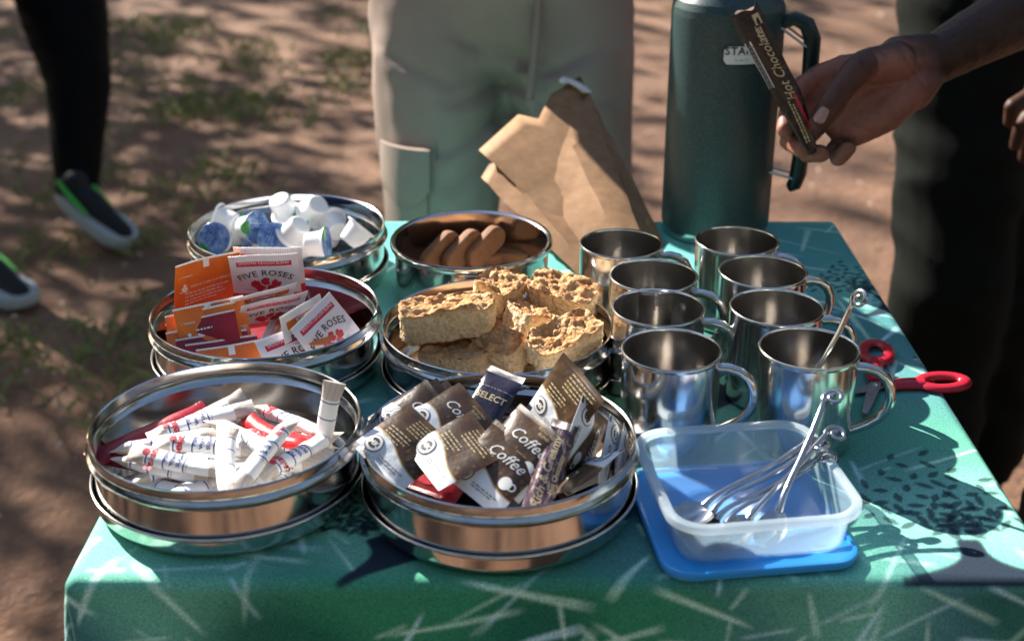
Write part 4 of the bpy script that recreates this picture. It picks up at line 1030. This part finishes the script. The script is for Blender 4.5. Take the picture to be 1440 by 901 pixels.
def head_caps(c, fwd):
    f = Vector(fwd).normalized()
    return [(c + Vector((0, 0, -.02)), .085, c + Vector((0, 0, .06)), .092), (c + f * .02 + Vector((0, 0, -.085)), .052, c + f * .03 + Vector((0, 0, 0)), .075), (c + f * .098 + Vector((0, 0, -.015)), .012, c + f * .088 + Vector((0, 0, .025)), .008)]
def shoe(pt, heel, toe, width, mats, extra=None):
    """upper over a moulded sole between heel and toe points on the sole line"""
    heel, toe = Vector(heel), Vector(toe); x = (toe - heel).normalized(); sd = Vector((0, 0, 1)).cross(x).normalized(); up_ = x.cross(sd); L = (toe - heel).length
    P = lambda f, h: heel + x * L * f + up_ * h
    me = blob('upper', [(P(.12, .045), .036, P(.45, .045), .038), (P(.45, .042), .038, P(.88, .028), .026), (P(.14, .045), .034, P(.20, .075), .034)], .006, 4)
    u = link('upper', me, mats[0], pt)
    n = 22; ol = []
    for k in range(n):
        a = 2 * math.pi * k / n; fx = .5 - .5 * math.cos(a); wd = width / 2 * (.80 + .35 * math.sin(fx * 2.6 - .5)) * math.sqrt(max(0, 1 - (2 * fx - 1) ** 6)); ol.append((fx, math.copysign(wd, math.sin(a)) if abs(math.sin(a)) > 1e-6 else 0))
    vs = [P(fx, 0) + sd * y for fx, y in ol] + [P(fx, .030 + .012 * (1 - fx)) + sd * y * .94 for fx, y in ol]
    b = MB().add(vs, [tuple(range(n))[::-1], tuple(range(n, 2 * n))] + [(i, (i + 1) % n, n + (i + 1) % n, n + i) for i in range(n)])
    link('sole', b.mesh('sole', True, 50, bevel=.005), mats[1], pt)
    if len(mats) > 2:
        for s in (-1, 1):
            b = MB().tube([P(.10, .075) + sd * s * .037, P(.3, .060) + sd * s * .043, P(.55, .045) + sd * s * .044], [.005, .007, .003], 8); link('side_panel', b.mesh('side_panel'), mats[2], pt)

# ---- the walker in khaki trousers behind the table
D = 2.02
def trousers(hipL, hipR, kneeL, kneeR, ankL, ankR, waist, rs, seed, amp, voxel=.009, crease=None):
    mid = (Vector(hipL) + Vector(hipR)) / 2
    caps = limb([(hipL, rs[0]), (kneeL, rs[1]), (ankL, rs[2])]) + limb([(hipR, rs[0]), (kneeR, rs[1]), (ankR, rs[2])])
    caps += [(hipL, rs[0] * 1.02, hipR, rs[0] * 1.02), (mid + Vector((0, 0, .02)), rs[0] * 1.15, Vector(waist), rs[3])]
    caps += [((Vector(hipL) * .8 + mid * .2) + Vector((0, 0, .06)), rs[0], (Vector(hipR) * .8 + mid * .2) + Vector((0, 0, .06)), rs[0])]
    return blob('trousers', caps, voxel, 5, crease if crease else folds(amp, 1.0, seed, .5))
p1 = empty('person', T(WD(702, 200, D).x, WD(702, 200, D).y, 0)); tag(p1, 'person in khaki cargo trousers standing behind the table', 'person', 'people round the table')
def on_p(e, name, me, mat):
    o = link(name, me, mat, e); o.matrix_parent_inverse = e.matrix_world.inverted(); return o
bpy.context.view_layer.update()
hl, hr = WD(612, 20, D), WD(798, 20, D); kl, kr = WD(624, 400, D), WD(812, 400, D)
al, ar = kl + Vector((.005, .03, -.36)), kr + Vector((0, .03, -.36))
CRS = [(WD(x0, y0, D), WD(x1, y1, D), k) for x0, y0, x1, y1, k in ((742, 70, 655, 35, 1), (744, 105, 640, 120, .8), (740, 140, 620, 190, .9), (738, 175, 640, 235, .6), (560, 60, 640, 95, .5), (762, 80, 850, 40, .8), (765, 120, 860, 120, .6), (545, 300, 680, 260, .5), (540, 370, 690, 340, .6), (760, 330, 880, 300, .6))]
def cargo_creases(c, n):
    d_ = .0045 * noise.noise(Vector((c.x * 9, c.y * 9, c.z * 5))) + .003 * noise.noise(Vector((c.x * 22 + 4, c.y * 20, c.z * 14)))
    if n.y < .2:
        for a, b_, k in CRS:
            ab = Vector((b_.x - a.x, b_.z - a.z)); ap = Vector((c.x - a.x, c.z - a.z)); t = max(0, min(1, ap.dot(ab) / ab.length_squared)); q = ap - ab * t
            s = q.length if q.y < 0 else -q.length; d_ += k * (1 - .6 * t) * (-.011 * math.exp(-(s / .009) ** 2) + .008 * math.exp(-((s - .020) / .014) ** 2))
    return d_
tm = trousers(hl, hr, kl, kr, al, ar, (hl + hr) / 2 + Vector((0, 0, .16)), (.103, .082, .072, .15), 3, .011, .008, cargo_creases)
tr = on_p(p1, 'trousers', tm, M['khaki'])
# fly, inner seams, side pocket with flap
def front_strip(pxs, d, r): return MB().tube([WD(x, y, d) for x, y in pxs], r, 8)
b = front_strip([(760, -60), (757, 0), (753, 60), (748, 110), (745, 140)], D - .118, .006); on_p(p1, 'fly_seam', b.mesh('fly_seam'), M['khaki'])
def on_leg(px, py, off):            # a point on the front of the left trouser leg
    t = (py - 20) / 380; c = hl.lerp(kl, t); r = .103 + (.082 - .103) * t
    base = WD(px, py, D); s = (base.x - c.x) / r; s = max(-.97, min(.97, s)); return Vector((base.x, c.y - math.sqrt(1 - s * s) * r - off, c.z))
def patch(x0, x1, y0, y1, off, th, cut=0):
    b = MB(); nx, ny = 8, 6; vs = []
    for o_ in (off + th, off - .004):
        for j in range(ny + 1):
            for i in range(nx + 1):
                f = i / nx; g = j / ny; py = y0 + (y1 - y0) * g
                if cut: py = y0 + (y1 - y0 - cut * (2 * abs(f - .5)) ** 2.5) * g
                vs.append(on_leg(x0 + (x1 - x0) * f, py, o_ + .003 * math.sin(f * 5) * math.sin(g * 3)))
    S = (nx + 1) * (ny + 1); q = lambda j, i, k: k * S + j * (nx + 1) + i
    fs = []
    for j in range(ny):
        for i in range(nx): fs += [(q(j, i, 0), q(j + 1, i, 0), q(j + 1, i + 1, 0), q(j, i + 1, 0)), (q(j, i, 1), q(j, i + 1, 1), q(j + 1, i + 1, 1), q(j + 1, i, 1))]
    for j in range(ny): fs += [(q(j, 0, 0), q(j, 0, 1), q(j + 1, 0, 1), q(j + 1, 0, 0)), (q(j, nx, 0), q(j + 1, nx, 0), q(j + 1, nx, 1), q(j, nx, 1))]
    for i in range(nx): fs += [(q(0, i, 0), q(0, i + 1, 0), q(0, i + 1, 1), q(0, i, 1)), (q(ny, i, 0), q(ny, i, 1), q(ny, i + 1, 1), q(ny, i + 1, 0))]
    return b.add(vs, fs).mesh('patch', True, 50)
po = on_p(p1, 'cargo_pocket', patch(545, 606, 192, 330, .006, .010), M['khaki'])
fp = on_p(p1, 'pocket_flap', patch(540, 610, 180, 258, .017, .007, 24), M['khaki'])
b = front_strip([(604, 200), (606, 260), (608, 330)], D - .085, .0015)
for s_x in (612, 618):
    on_p(p1, 'side_seam', MB().tube([on_leg(s_x + k * .6, 170 + k * 14, .0035) for k in range(14)], .0016, 6).mesh('side_seam'), M['stitch'])
# shirt, head and arms lie above the picture; the arms fold in front of the chest
ct = (hl + hr) / 2; sh = ct + Vector((0, .02, .56))
on_p(p1, 'shirt', blob('shirt', [(ct + Vector((-.06, 0, .14)), .13, sh + Vector((-.10, 0, -.06)), .13), (ct + Vector((.06, 0, .14)), .13, sh + Vector((.10, 0, -.06)), .13), (sh + Vector((-.17, 0, -.02)), .065, sh + Vector((-.23, -.03, -.27)), .055), (sh + Vector((.17, 0, -.02)), .065, sh + Vector((.23, -.03, -.27)), .055)], .014, 4, folds(.006, 1, 9)), M['shirt_tan'])
bm_ = blob('body', head_caps(sh + Vector((0, -.01, .24)), (0, -1, -.2)) + [(sh + Vector((0, 0, -.02)), .07, sh + Vector((0, 0, .15)), .055)] + limb([(sh + Vector((-.23, -.03, -.26)), .045), (sh + Vector((-.21, -.22, -.20)), .036), (sh + Vector((-.06, -.26, -.14)), .03)]) + limb([(sh + Vector((.23, -.03, -.26)), .045), (sh + Vector((.21, -.22, -.20)), .036), (sh + Vector((.06, -.28, -.12)), .03)]) + [(sh + Vector((-.23, -.03, -.26)), .045, sh + Vector((-.17, 0, -.03)), .05), (sh + Vector((.23, -.03, -.26)), .045, sh + Vector((.17, 0, -.03)), .05), (sh + Vector((-.17, 0, -.03)), .05, sh + Vector((.17, 0, -.03)), .05)], .011, 3)
paint(bm_, lambda c, n: (.42, .25, .17)); on_p(p1, 'body', bm_, M['skin'])
for a_ in (al, ar): shoe(p1, (a_.x, a_.y + .06, .0), (a_.x, a_.y - .20, .0), .09, (M['leather'], M['sole']))

# ---- the person in dark olive trousers at the table's side, one hand hanging at the thigh
D2 = 2.10
p2 = empty('person', T(WD(1335, 300, D2).x, WD(1335, 300, D2).y, 0)); tag(p2, 'person in dark olive trousers standing beside the scissors end of the table', 'person', 'people round the table')
bpy.context.view_layer.update()
h1, h2 = WD(1365, 20, D2), WD(1440, 20, D2 + .06); k1, k2 = WD(1338, 400, D2), WD(1400, 430, D2 + .10)
a1 = G(1400, 690); a1 = Vector((k1.x + .01, k1.y + .03, .12)); a2 = Vector((k2.x + .03, k2.y + .05, .12))
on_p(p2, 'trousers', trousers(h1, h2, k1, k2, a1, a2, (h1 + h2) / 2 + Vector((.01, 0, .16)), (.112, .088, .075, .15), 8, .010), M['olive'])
sh2 = (h1 + h2) / 2 + Vector((.04, -.02, .56)); c2 = (h1 + h2) / 2
on_p(p2, 'shirt', blob('shirt', [(c2 + Vector((-.02, -.02, -.035)), .128, sh2 + Vector((-.05, 0, -.06)), .13), (c2 + Vector((.06, .0, -.035)), .128, sh2 + Vector((.08, 0, -.06)), .13), (sh2 + Vector((.13, -.08, -.02)), .065, sh2 + Vector((.20, -.16, -.25)), .058), (sh2 + Vector((-.13, .08, -.02)), .065, sh2 + Vector((-.19, .12, -.25)), .058)], .012, 4, folds(.006, 1, 4)), M['shirt_green'])
# the hanging hand at the edge of the picture
hw = WD(1475, 120, 1.86); cc = []
def fing(pts): return limb([(WD(x, y, d_), r) for x, y, d_, r in pts])
sl_, el_ = sh2 + Vector((.20, -.16, -.24)), WD(1560, -40, 1.84)
cc += [(sl_, .045, el_, .042), (el_, .042, hw, .030)] + fing([(1475, 120, 1.86, .030), (1462, 150, 1.85, .028), (1455, 175, 1.85, .022)])
for (x0, y0, x1, y1, x2, y2, dd_) in ((1450, 135, 1424, 150, 1420, 172, 1.82), (1455, 155, 1436, 180, 1428, 205, 1.85), (1462, 170, 1446, 200, 1440, 222, 1.88), (1470, 178, 1462, 206, 1458, 228, 1.90)):
    cc += fing([(x0, y0, dd_, .013), (x1, y1, dd_ - .01, .0118), (x2, y2, dd_ + .005, .0095)])
cc += head_caps(sh2 + Vector((-.02, -.01, .24)), (-.8, -.6, -.3)) + [(sh2 + Vector((0, 0, -.03)), .07, sh2 + Vector((-.01, 0, .15)), .055), (sl_, .045, sh2 + Vector((.1, -.06, -.04)), .05), (sh2 + Vector((.1, -.06, -.04)), .05, sh2 + Vector((-.1, .06, -.04)), .05)]
bm_ = blob('body', cc, .0045, 3); paint(bm_, lambda c, n: (.070, .026, .016)); on_p(p2, 'body', bm_, M['skin'])
for a_ in (a1, a2): shoe(p2, (a_.x + .05, a_.y + .03, 0), (a_.x - .16, a_.y - .12, 0), .09, (M['leather'], M['sole']))

# ---- the person whose bare right arm reaches in with a hot chocolate stick
p3 = empty('person', T(.82, 1.30, 0)); tag(p3, 'person whose bare arm reaches over the table holding a hot chocolate stick', 'person', 'people round the table')
bpy.context.view_layer.update()
el = Vector((.735, 1.60, 1.03)); so_ = Vector((.80, 1.50, 1.34)); wr = (1290, 98, 1.487)
hand = [(so_, .052, el, .043), (el, .043, WD(1440, 18, 1.575), .0405)] + fing([(1440, 18, 1.575, .0405), (1365, 56, 1.528, .0335), (1308, 88, 1.495, .0275), (1284, 98, 1.485, .0265)])
hand += fing([(1300, 76, 1.492, .023), (1262, 79, 1.478, .022)]) + fing([(1302, 106, 1.488, .021), (1284, 128, 1.480, .023)])
hand += fing([(1270, 92, 1.478, .026), (1225, 100, 1.470, .0225), (1186, 96, 1.476, .0150)])          # to the index knuckle
hand += fing([(1270, 100, 1.480, .025), (1220, 118, 1.480, .021), (1172, 126, 1.486, .0165)])
hand += fing([(1275, 108, 1.482, .025), (1228, 142, 1.480, .022), (1172, 158, 1.487, .0170)])
hand += fing([(1284, 120, 1.480, .0245), (1245, 158, 1.474, .0225), (1203, 184, 1.476, .0175)])
hand += fing([(1225, 150, 1.480, .0215), (1178, 176, 1.485, .0165)])
hand += fing([(1205, 110, 1.470, .017), (1178, 145, 1.482, .017)])        # little-finger side
hand += fing([(1258, 88, 1.463, .0235), (1216, 93, 1.436, .0180), (1206, 97, 1.430, .0155), (1183, 126, 1.421, .0142), (1167, 150, 1.417, .0142), (1153, 171, 1.415, .0118)])      # thumb
hand += fing([(1186, 96, 1.476, .0150), (1150, 108, 1.486, .0128), (1126, 124, 1.486, .0120), (1110, 152, 1.474, .0110), (1104, 182, 1.458, .0098)])
hand += fing([(1172, 126, 1.486, .0158), (1140, 148, 1.500, .0126), (1115, 170, 1.500, .0118), (1110, 198, 1.478, .0108), (1126, 210, 1.457, .0098)])
hand += fing([(1172, 158, 1.487, .0158), (1150, 176, 1.503, .0122), (1132, 194, 1.502, .0114), (1136, 216, 1.482, .0106), (1155, 216, 1.459, .0098)])
hand += fing([(1203, 184, 1.476, .0150), (1190, 200, 1.492, .0112), (1174, 210, 1.488, .0104), (1179, 222, 1.472, .0098), (1193, 209, 1.456, .0088)])
ctr_d = (WD(720, 450, 1) - Vector((0, 0, CAMZ)))
hm_ = blob('body', hand, .0019, 4, lambda c, n: .0004 * noise.noise(c * 130) + .0005 * noise.noise(c * 60))
vdir = -(WD(1230, 140, 1.46) - Vector((0, 0, CAMZ))).normalized(); wrp = WD(1284, 98, 1.485); armdir = (WD(1440, 18, 1.575) - wrp).normalized()
pdir = (vdir * .9 + Vector((0, 0, -.45)) + Vector((-.15, 0, 0))).normalized()
thumb_l = [WD(x, y, d_) for x, y, d_ in ((1222, 90, 1.44), (1206, 95, 1.43), (1183, 124, 1.421), (1154, 168, 1.415))]
LINES = []
for kk, pts in ((.45, ((1204, 126), (1226, 128), (1250, 124), (1276, 112))), (.40, ((1186, 148), (1210, 158), (1236, 160))), (.40, ((1178, 160), (1200, 176), (1226, 184))), (.22, ((1262, 66), (1272, 84), (1286, 104), (1300, 126))), (.15, ((1272, 66), (1284, 84), (1298, 104), (1308, 120))),
                (.5, ((1172, 122), (1184, 131), (1194, 136))), (.4, ((1168, 128), (1180, 137), (1190, 142))), (.35, ((1176, 116), (1188, 125), (1198, 130))), (.4, ((1112, 140), (1124, 150))), (.35, ((1100, 162), (1114, 166))), (.4, ((1205, 72), (1212, 90), (1226, 104))), (.3, ((1140, 100), (1150, 122)))):
    for i in range(len(pts) - 1): LINES.append((WD(*pts[i], 1.45), WD(*pts[i + 1], 1.45), kk))
def skin_col(c, n):
    n = Vector(n); a = n.dot(pdir); w_ = (c - wrp).dot(armdir)
    k = max(0, min(1, (a + .15) / .55)) * max(0, min(1, (.018 - w_) / .05))
    dt = min((c - p).length for p in (thumb_l[1], thumb_l[2], thumb_l[3], (thumb_l[1] + thumb_l[2]) / 2, (thumb_l[2] + thumb_l[3]) / 2))
    if dt < .022: k *= .22 + .78 * max(0, min(1, (dt - .014) / .008)) * max(0, min(1, -n.z + .3))
    s = 1 + .22 * noise.noise(c * 55) + .10 * noise.noise(c * 190)
    for a, b_, kk in LINES:
        ab = b_ - a; t = max(0, min(1, (c - a).dot(ab) / ab.length_squared)); q = c - a - ab * t; q -= vdir * q.dot(vdir); s *= 1 - kk * math.exp(-(q.length / .0017) ** 2)
    return tuple((p * (1 - k) + q * k) * s for p, q in zip((.034, .012, .007), (.33, .135, .098)))
paint(hm_, skin_col); bd = on_p(p3, 'body', hm_, M['skin'])
# thumb nail
tp, tq = WD(1152, 174, 1.413), WD(1165, 153, 1.4145); ax_ = (tp - tq).normalized(); vd = (-(tp - Vector((0, 0, CAMZ))).normalized() * .86 + Vector((-.1, 0, .45))).normalized()
vd = (vd - ax_ * vd.dot(ax_)).normalized(); sd = ax_.cross(vd); vs, fs = [], []
for i in range(7):
    for j in range(7):
        u, v_ = (i / 6 - .5) * 2, j / 6; wd = .0066 * (1 - .25 * (1 - v_) ** 3) * (1 if v_ < .75 else math.sqrt(max(0, 1 - ((v_ - .75) / .26) ** 2)))
        vs.append(tq.lerp(tp, .28 + .92 * v_) + sd * wd * u + vd * (.0110 + .0036 * (1 - u * u) - .0012 * v_))
for i in range(6):
    for j in range(6): fs.append((i * 7 + j, (i + 1) * 7 + j, (i + 1) * 7 + j + 1, i * 7 + j + 1))
nm_ = MB().add(vs, fs).mesh('thumb_nail', True, 180); on_p(p3, 'thumb_nail', nm_, M['nail'])
# rest of the reaching person, out of the picture but for the edge of one leg
h3, h4 = Vector((.82, 1.40, .86)), Vector((.86, 1.18, .86)); 
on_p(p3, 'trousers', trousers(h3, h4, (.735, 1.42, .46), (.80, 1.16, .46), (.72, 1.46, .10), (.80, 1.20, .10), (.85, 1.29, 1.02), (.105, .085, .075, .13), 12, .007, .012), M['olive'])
on_p(p3, 'shirt', blob('shirt', [((.84, 1.29, .98), .135, (.86, 1.32, 1.30), .15), ((.86, 1.32, 1.30), .15, (.82, 1.42, 1.33), .11), (so_ + Vector((.02, -.02, .02)), .068, so_ + (el - so_) * .45, .060), ((.88, 1.18, 1.33), .07, (.94, 1.12, 1.10), .06)], .014, 4, folds(.006, 1, 2)), M['shirt_blue'])
hd_ = blob('head', head_caps(Vector((.84, 1.33, 1.60)), (-1, 0, -.3)) + [((.86, 1.32, 1.36), .06, (.85, 1.33, 1.52), .055)], .01, 3); paint(hd_, lambda c, n: (.070, .026, .016)); on_p(p3, 'head', hd_, M['skin'])
for a_ in ((.72, 1.46), (.80, 1.20)): shoe(p3, (a_[0] + .07, a_[1], 0), (a_[0] - .19, a_[1] - .02, 0), .09, (M['leather'], M['sole']))

# the stick of hot chocolate, torn open at the top, held between thumb and fingers
sA, sB = WD(1143, 216, 1.437), WD(1049, 14, 1.405); ax_ = (sB - sA); L = ax_.length; ax_.normalize()
vw = -((sA + sB) / 2 - Vector((0, 0, CAMZ))).normalized(); vw = (vw + Vector((-.15, 0, .1))).normalized(); vw = (vw - ax_ * vw.dot(ax_)).normalized(); sx = ax_.cross(vw)   # sx points to the picture's left side of the stick or right
if sx.x < 0: sx = -sx
n_, m_ = 40, 28; vs, fs, uvs = [], [], []
def st_sec(t):
    wd = .0045 + (.0150 - .0045) * min(1, (t / .42)) ** .8 if t < .42 else .0150 + .0008 * math.sin(t * 9); th = .0012 + .0062 * min(1, t / .35) * (1 - .35 * max(0, (t - .8) / .2)); return wd, th
def st_pt(t, a, grow=1.0, ex=0):
    wd, th = st_sec(t); j = .0022 * math.sin(a * 3 + 1) + .0016 * math.sin(a * 5) if t > .985 else 0
    p = sA + ax_ * (L * t + j); rip = .0005 * noise.noise(Vector((t * 14, math.cos(a) * 2, math.sin(a) * 2)))
    return p + sx * (wd * math.cos(a) * grow + .0018 * math.sin(t * 5)) + vw * ((th + ex + rip) * math.sin(a) * grow)
for i in range(n_ + 1):
    for k in range(m_): vs.append(st_pt(i / n_, 2 * math.pi * k / m_)); uvs.append((k / m_ if k < m_ / 2 else 1 - k / m_, i / n_ * 3))
for i in range(n_):
    for k in range(m_): fs.append((i * m_ + k, i * m_ + (k + 1) % m_, (i + 1) * m_ + (k + 1) % m_, (i + 1) * m_ + k))
fs.append(tuple(range(m_))[::-1])
me = bpy.data.meshes.new('chocolate_stick'); me.from_pydata(vs, [], fs); uvl = me.uv_layers.new(name='UVMap'); idx = [0] * len(me.loops); me.loops.foreach_get('vertex_index', idx); uvl.data.foreach_set('uv', [c for i in idx for c in uvs[i]])
me.polygons.foreach_set('use_smooth', [True] * len(me.polygons)); me.update(); me.materials.append(M['choc'])
bm = bmesh.new(); bm.from_mesh(me); bmesh.ops.recalc_face_normals(bm, faces=bm.faces[:]); bm.to_mesh(me); bm.free()
st = link('hot_chocolate_stick', me, None); tag(st, 'torn-open dark brown stick lettered Hot Chocolate held in a hand', 'drink stick')
vs2 = [st_pt(1 - .12 * i / 4, 2 * math.pi * k / m_, .965) for i in range(5) for k in range(m_)]
M['liner'] = simple('liner', (.72, .62, .58), .35, .3)
link('torn_liner', MB().add(vs2, [(i * m_ + k, i * m_ + (k + 1) % m_, (i + 1) * m_ + (k + 1) % m_, (i + 1) * m_ + k) for i in range(4) for k in range(m_)]).mesh('torn_liner', True, 180), M['liner'], st)
def on_stick(b, vf, t0, off, rotleft=True):
    out = []
    for x, y, _ in vf[0]:
        t = t0 + x / L; wd, th = st_sec(min(1, max(0, t))); s = max(-.97, min(.97, (off - y) / wd)); out.append(st_pt(min(1, max(0, t)), math.acos(s)) + vw * .0004)
    b.add(out, vf[1])
b = MB(); on_stick(b, text_mesh('Hot Chocolate', .0140, shear=.4, align='LEFT', bold=.002), .36, .0085); link('lettering', b.mesh('lettering', False), M['ink_cream'], st)
b = MB(); on_stick(b, ([(0, 0, 0), (.012, 0, 0), (.012, .007, 0), (0, .007, 0)], [(0, 1, 2, 3)]), .885, .0120); on_stick(b, bars([.014, .012, .013], 0, 0, .0022, .001, 3), .80, .004); link('caption', b.mesh('caption', False), M['ink_cream'], st)
b = MB(); 
for k in range(10): on_stick(b, ([(k * .0055, 0, 0), (k * .0055 + .0055, 0, 0), (k * .0055 + .0055, .0072, 0), (k * .0055, .0072, 0)], [(0, 1, 2, 3)]), .49, -.0075)
bc_ = link('barcode_panel', b.mesh('barcode_panel', False), M['ink_white'], st)
b = MB(); on_stick(b, bars([.05, .05, .05], .001, .0052, .0022, .0013, 4), .49, -.0075); 
for i, v_ in enumerate(b.v): b.v[i] = tuple(Vector(v_) + vw * .0003)
link('panel_print', b.mesh('panel_print', False), M['ink_grey'], bc_)
b = MB(); on_stick(b, ([(k * .004, s_, 0) for k in range(12) for s_ in (0, .0028)], [(2 * k, 2 * k + 2, 2 * k + 3, 2 * k + 1) for k in range(11)]), .14, .0088); link('red_edge', b.mesh('red_edge', False), M['ink_red'], st)
b = MB(); on_stick(b, bars([.05, .045], 0, 0, .0030, .0014, 8), .08, -.0005); link('side_print', b.mesh('side_print', False), M['ink_cream'], st)

# ---- the walker in black tights and running shoes
p4 = empty('person', T(G(60, 330).x, G(60, 330).y, 0)); tag(p4, 'person walking past in black tights and dark running shoes', 'person', 'people round the table')
bpy.context.view_layer.update()
to = G(184, 350); he = G(88, 330); to.z = .005
fd = (to - Vector((WD(92, 262, 3.62)))).normalized(); he = WD(86, 278, 3.62); he = to + (he - to).normalized() * .275; he.z = max(he.z, .05)
an = WD(108, 262, 3.62); kn = WD(110, 110, 3.66); hp = WD(58, -120, 3.75)
toe2 = G(40, 432); he2 = toe2 + Vector((-.20, .19, 0)); an2 = he2 + Vector((.02, -.03, .10)); kn2 = an2 + Vector((-.02, .10, .40)); hp2 = hp + Vector((-.28, -.06, 0))
on_p(p4, 'tights', blob('tights', limb([(hp, .150), (kn.lerp(hp, .35), .118), (kn, .088), (kn.lerp(an, .5), .074), (an, .056)]) + limb([(hp2, .14), (kn2, .075), (kn2.lerp(an2, .35), .068), (an2, .044)]) + [(hp, .11, hp2, .11), (hp.lerp(hp2, .6), .13, hp.lerp(hp2, .6) + Vector((0, 0, .14)), .13)], .011, 4, folds(.004, 1.4, 5)), M['black_lycra'])
ct4 = hp.lerp(hp2, .6); sh4 = ct4 + Vector((-.06, .02, .56))
on_p(p4, 'shirt', blob('shirt', [(ct4 + Vector((-.04, 0, .10)), .13, sh4 + Vector((-.07, .04, -.06)), .12), (ct4 + Vector((.04, 0, .10)), .13, sh4 + Vector((.07, -.04, -.06)), .12), (sh4 + Vector((-.14, .08, -.02)), .06, sh4 + Vector((-.20, .14, -.28)), .05), (sh4 + Vector((.14, -.08, -.02)), .06, sh4 + Vector((.18, -.12, -.28)), .05)], .014, 4, folds(.005, 1, 6)), M['black_lycra'])
bm_ = blob('body', head_caps(sh4 + Vector((.02, -.02, .24)), (.6, -.8, -.2)) + [(sh4, .06, sh4 + Vector((.01, -.01, .15)), .052), (sh4 + Vector((-.2, .14, -.27)), .042, sh4 + Vector((-.14, .02, -.44)), .032), (sh4 + Vector((.18, -.12, -.27)), .042, sh4 + Vector((.10, -.22, -.42)), .032), (sh4, .05, sh4 + Vector((-.14, .08, -.03)), .05), (sh4, .05, sh4 + Vector((.14, -.08, -.03)), .05), (sh4 + Vector((-.14, .08, -.03)), .05, sh4 + Vector((-.2, .14, -.27)), .042), (sh4 + Vector((.14, -.08, -.03)), .05, sh4 + Vector((.18, -.12, -.27)), .042)], .011, 3)
paint(bm_, lambda c, n: (.42, .25, .17)); on_p(p4, 'body', bm_, M['skin'])
def wshoe(h_, t_):
    k = set(o.name for o in COL.objects); shoe(p4, h_, t_, .10, (M['mesh_dark'], M['sole'], M['neon']))
wshoe(he, to); wshoe(he2, toe2)
# shoes were built in world space: undo the parent's offset
bpy.context.view_layer.update()
for e in (p1, p2, p3, p4):
    for ch in e.children:
        if ch.name.split('.')[0] in ('upper', 'sole', 'side_panel'): ch.matrix_parent_inverse = e.matrix_world.inverted()
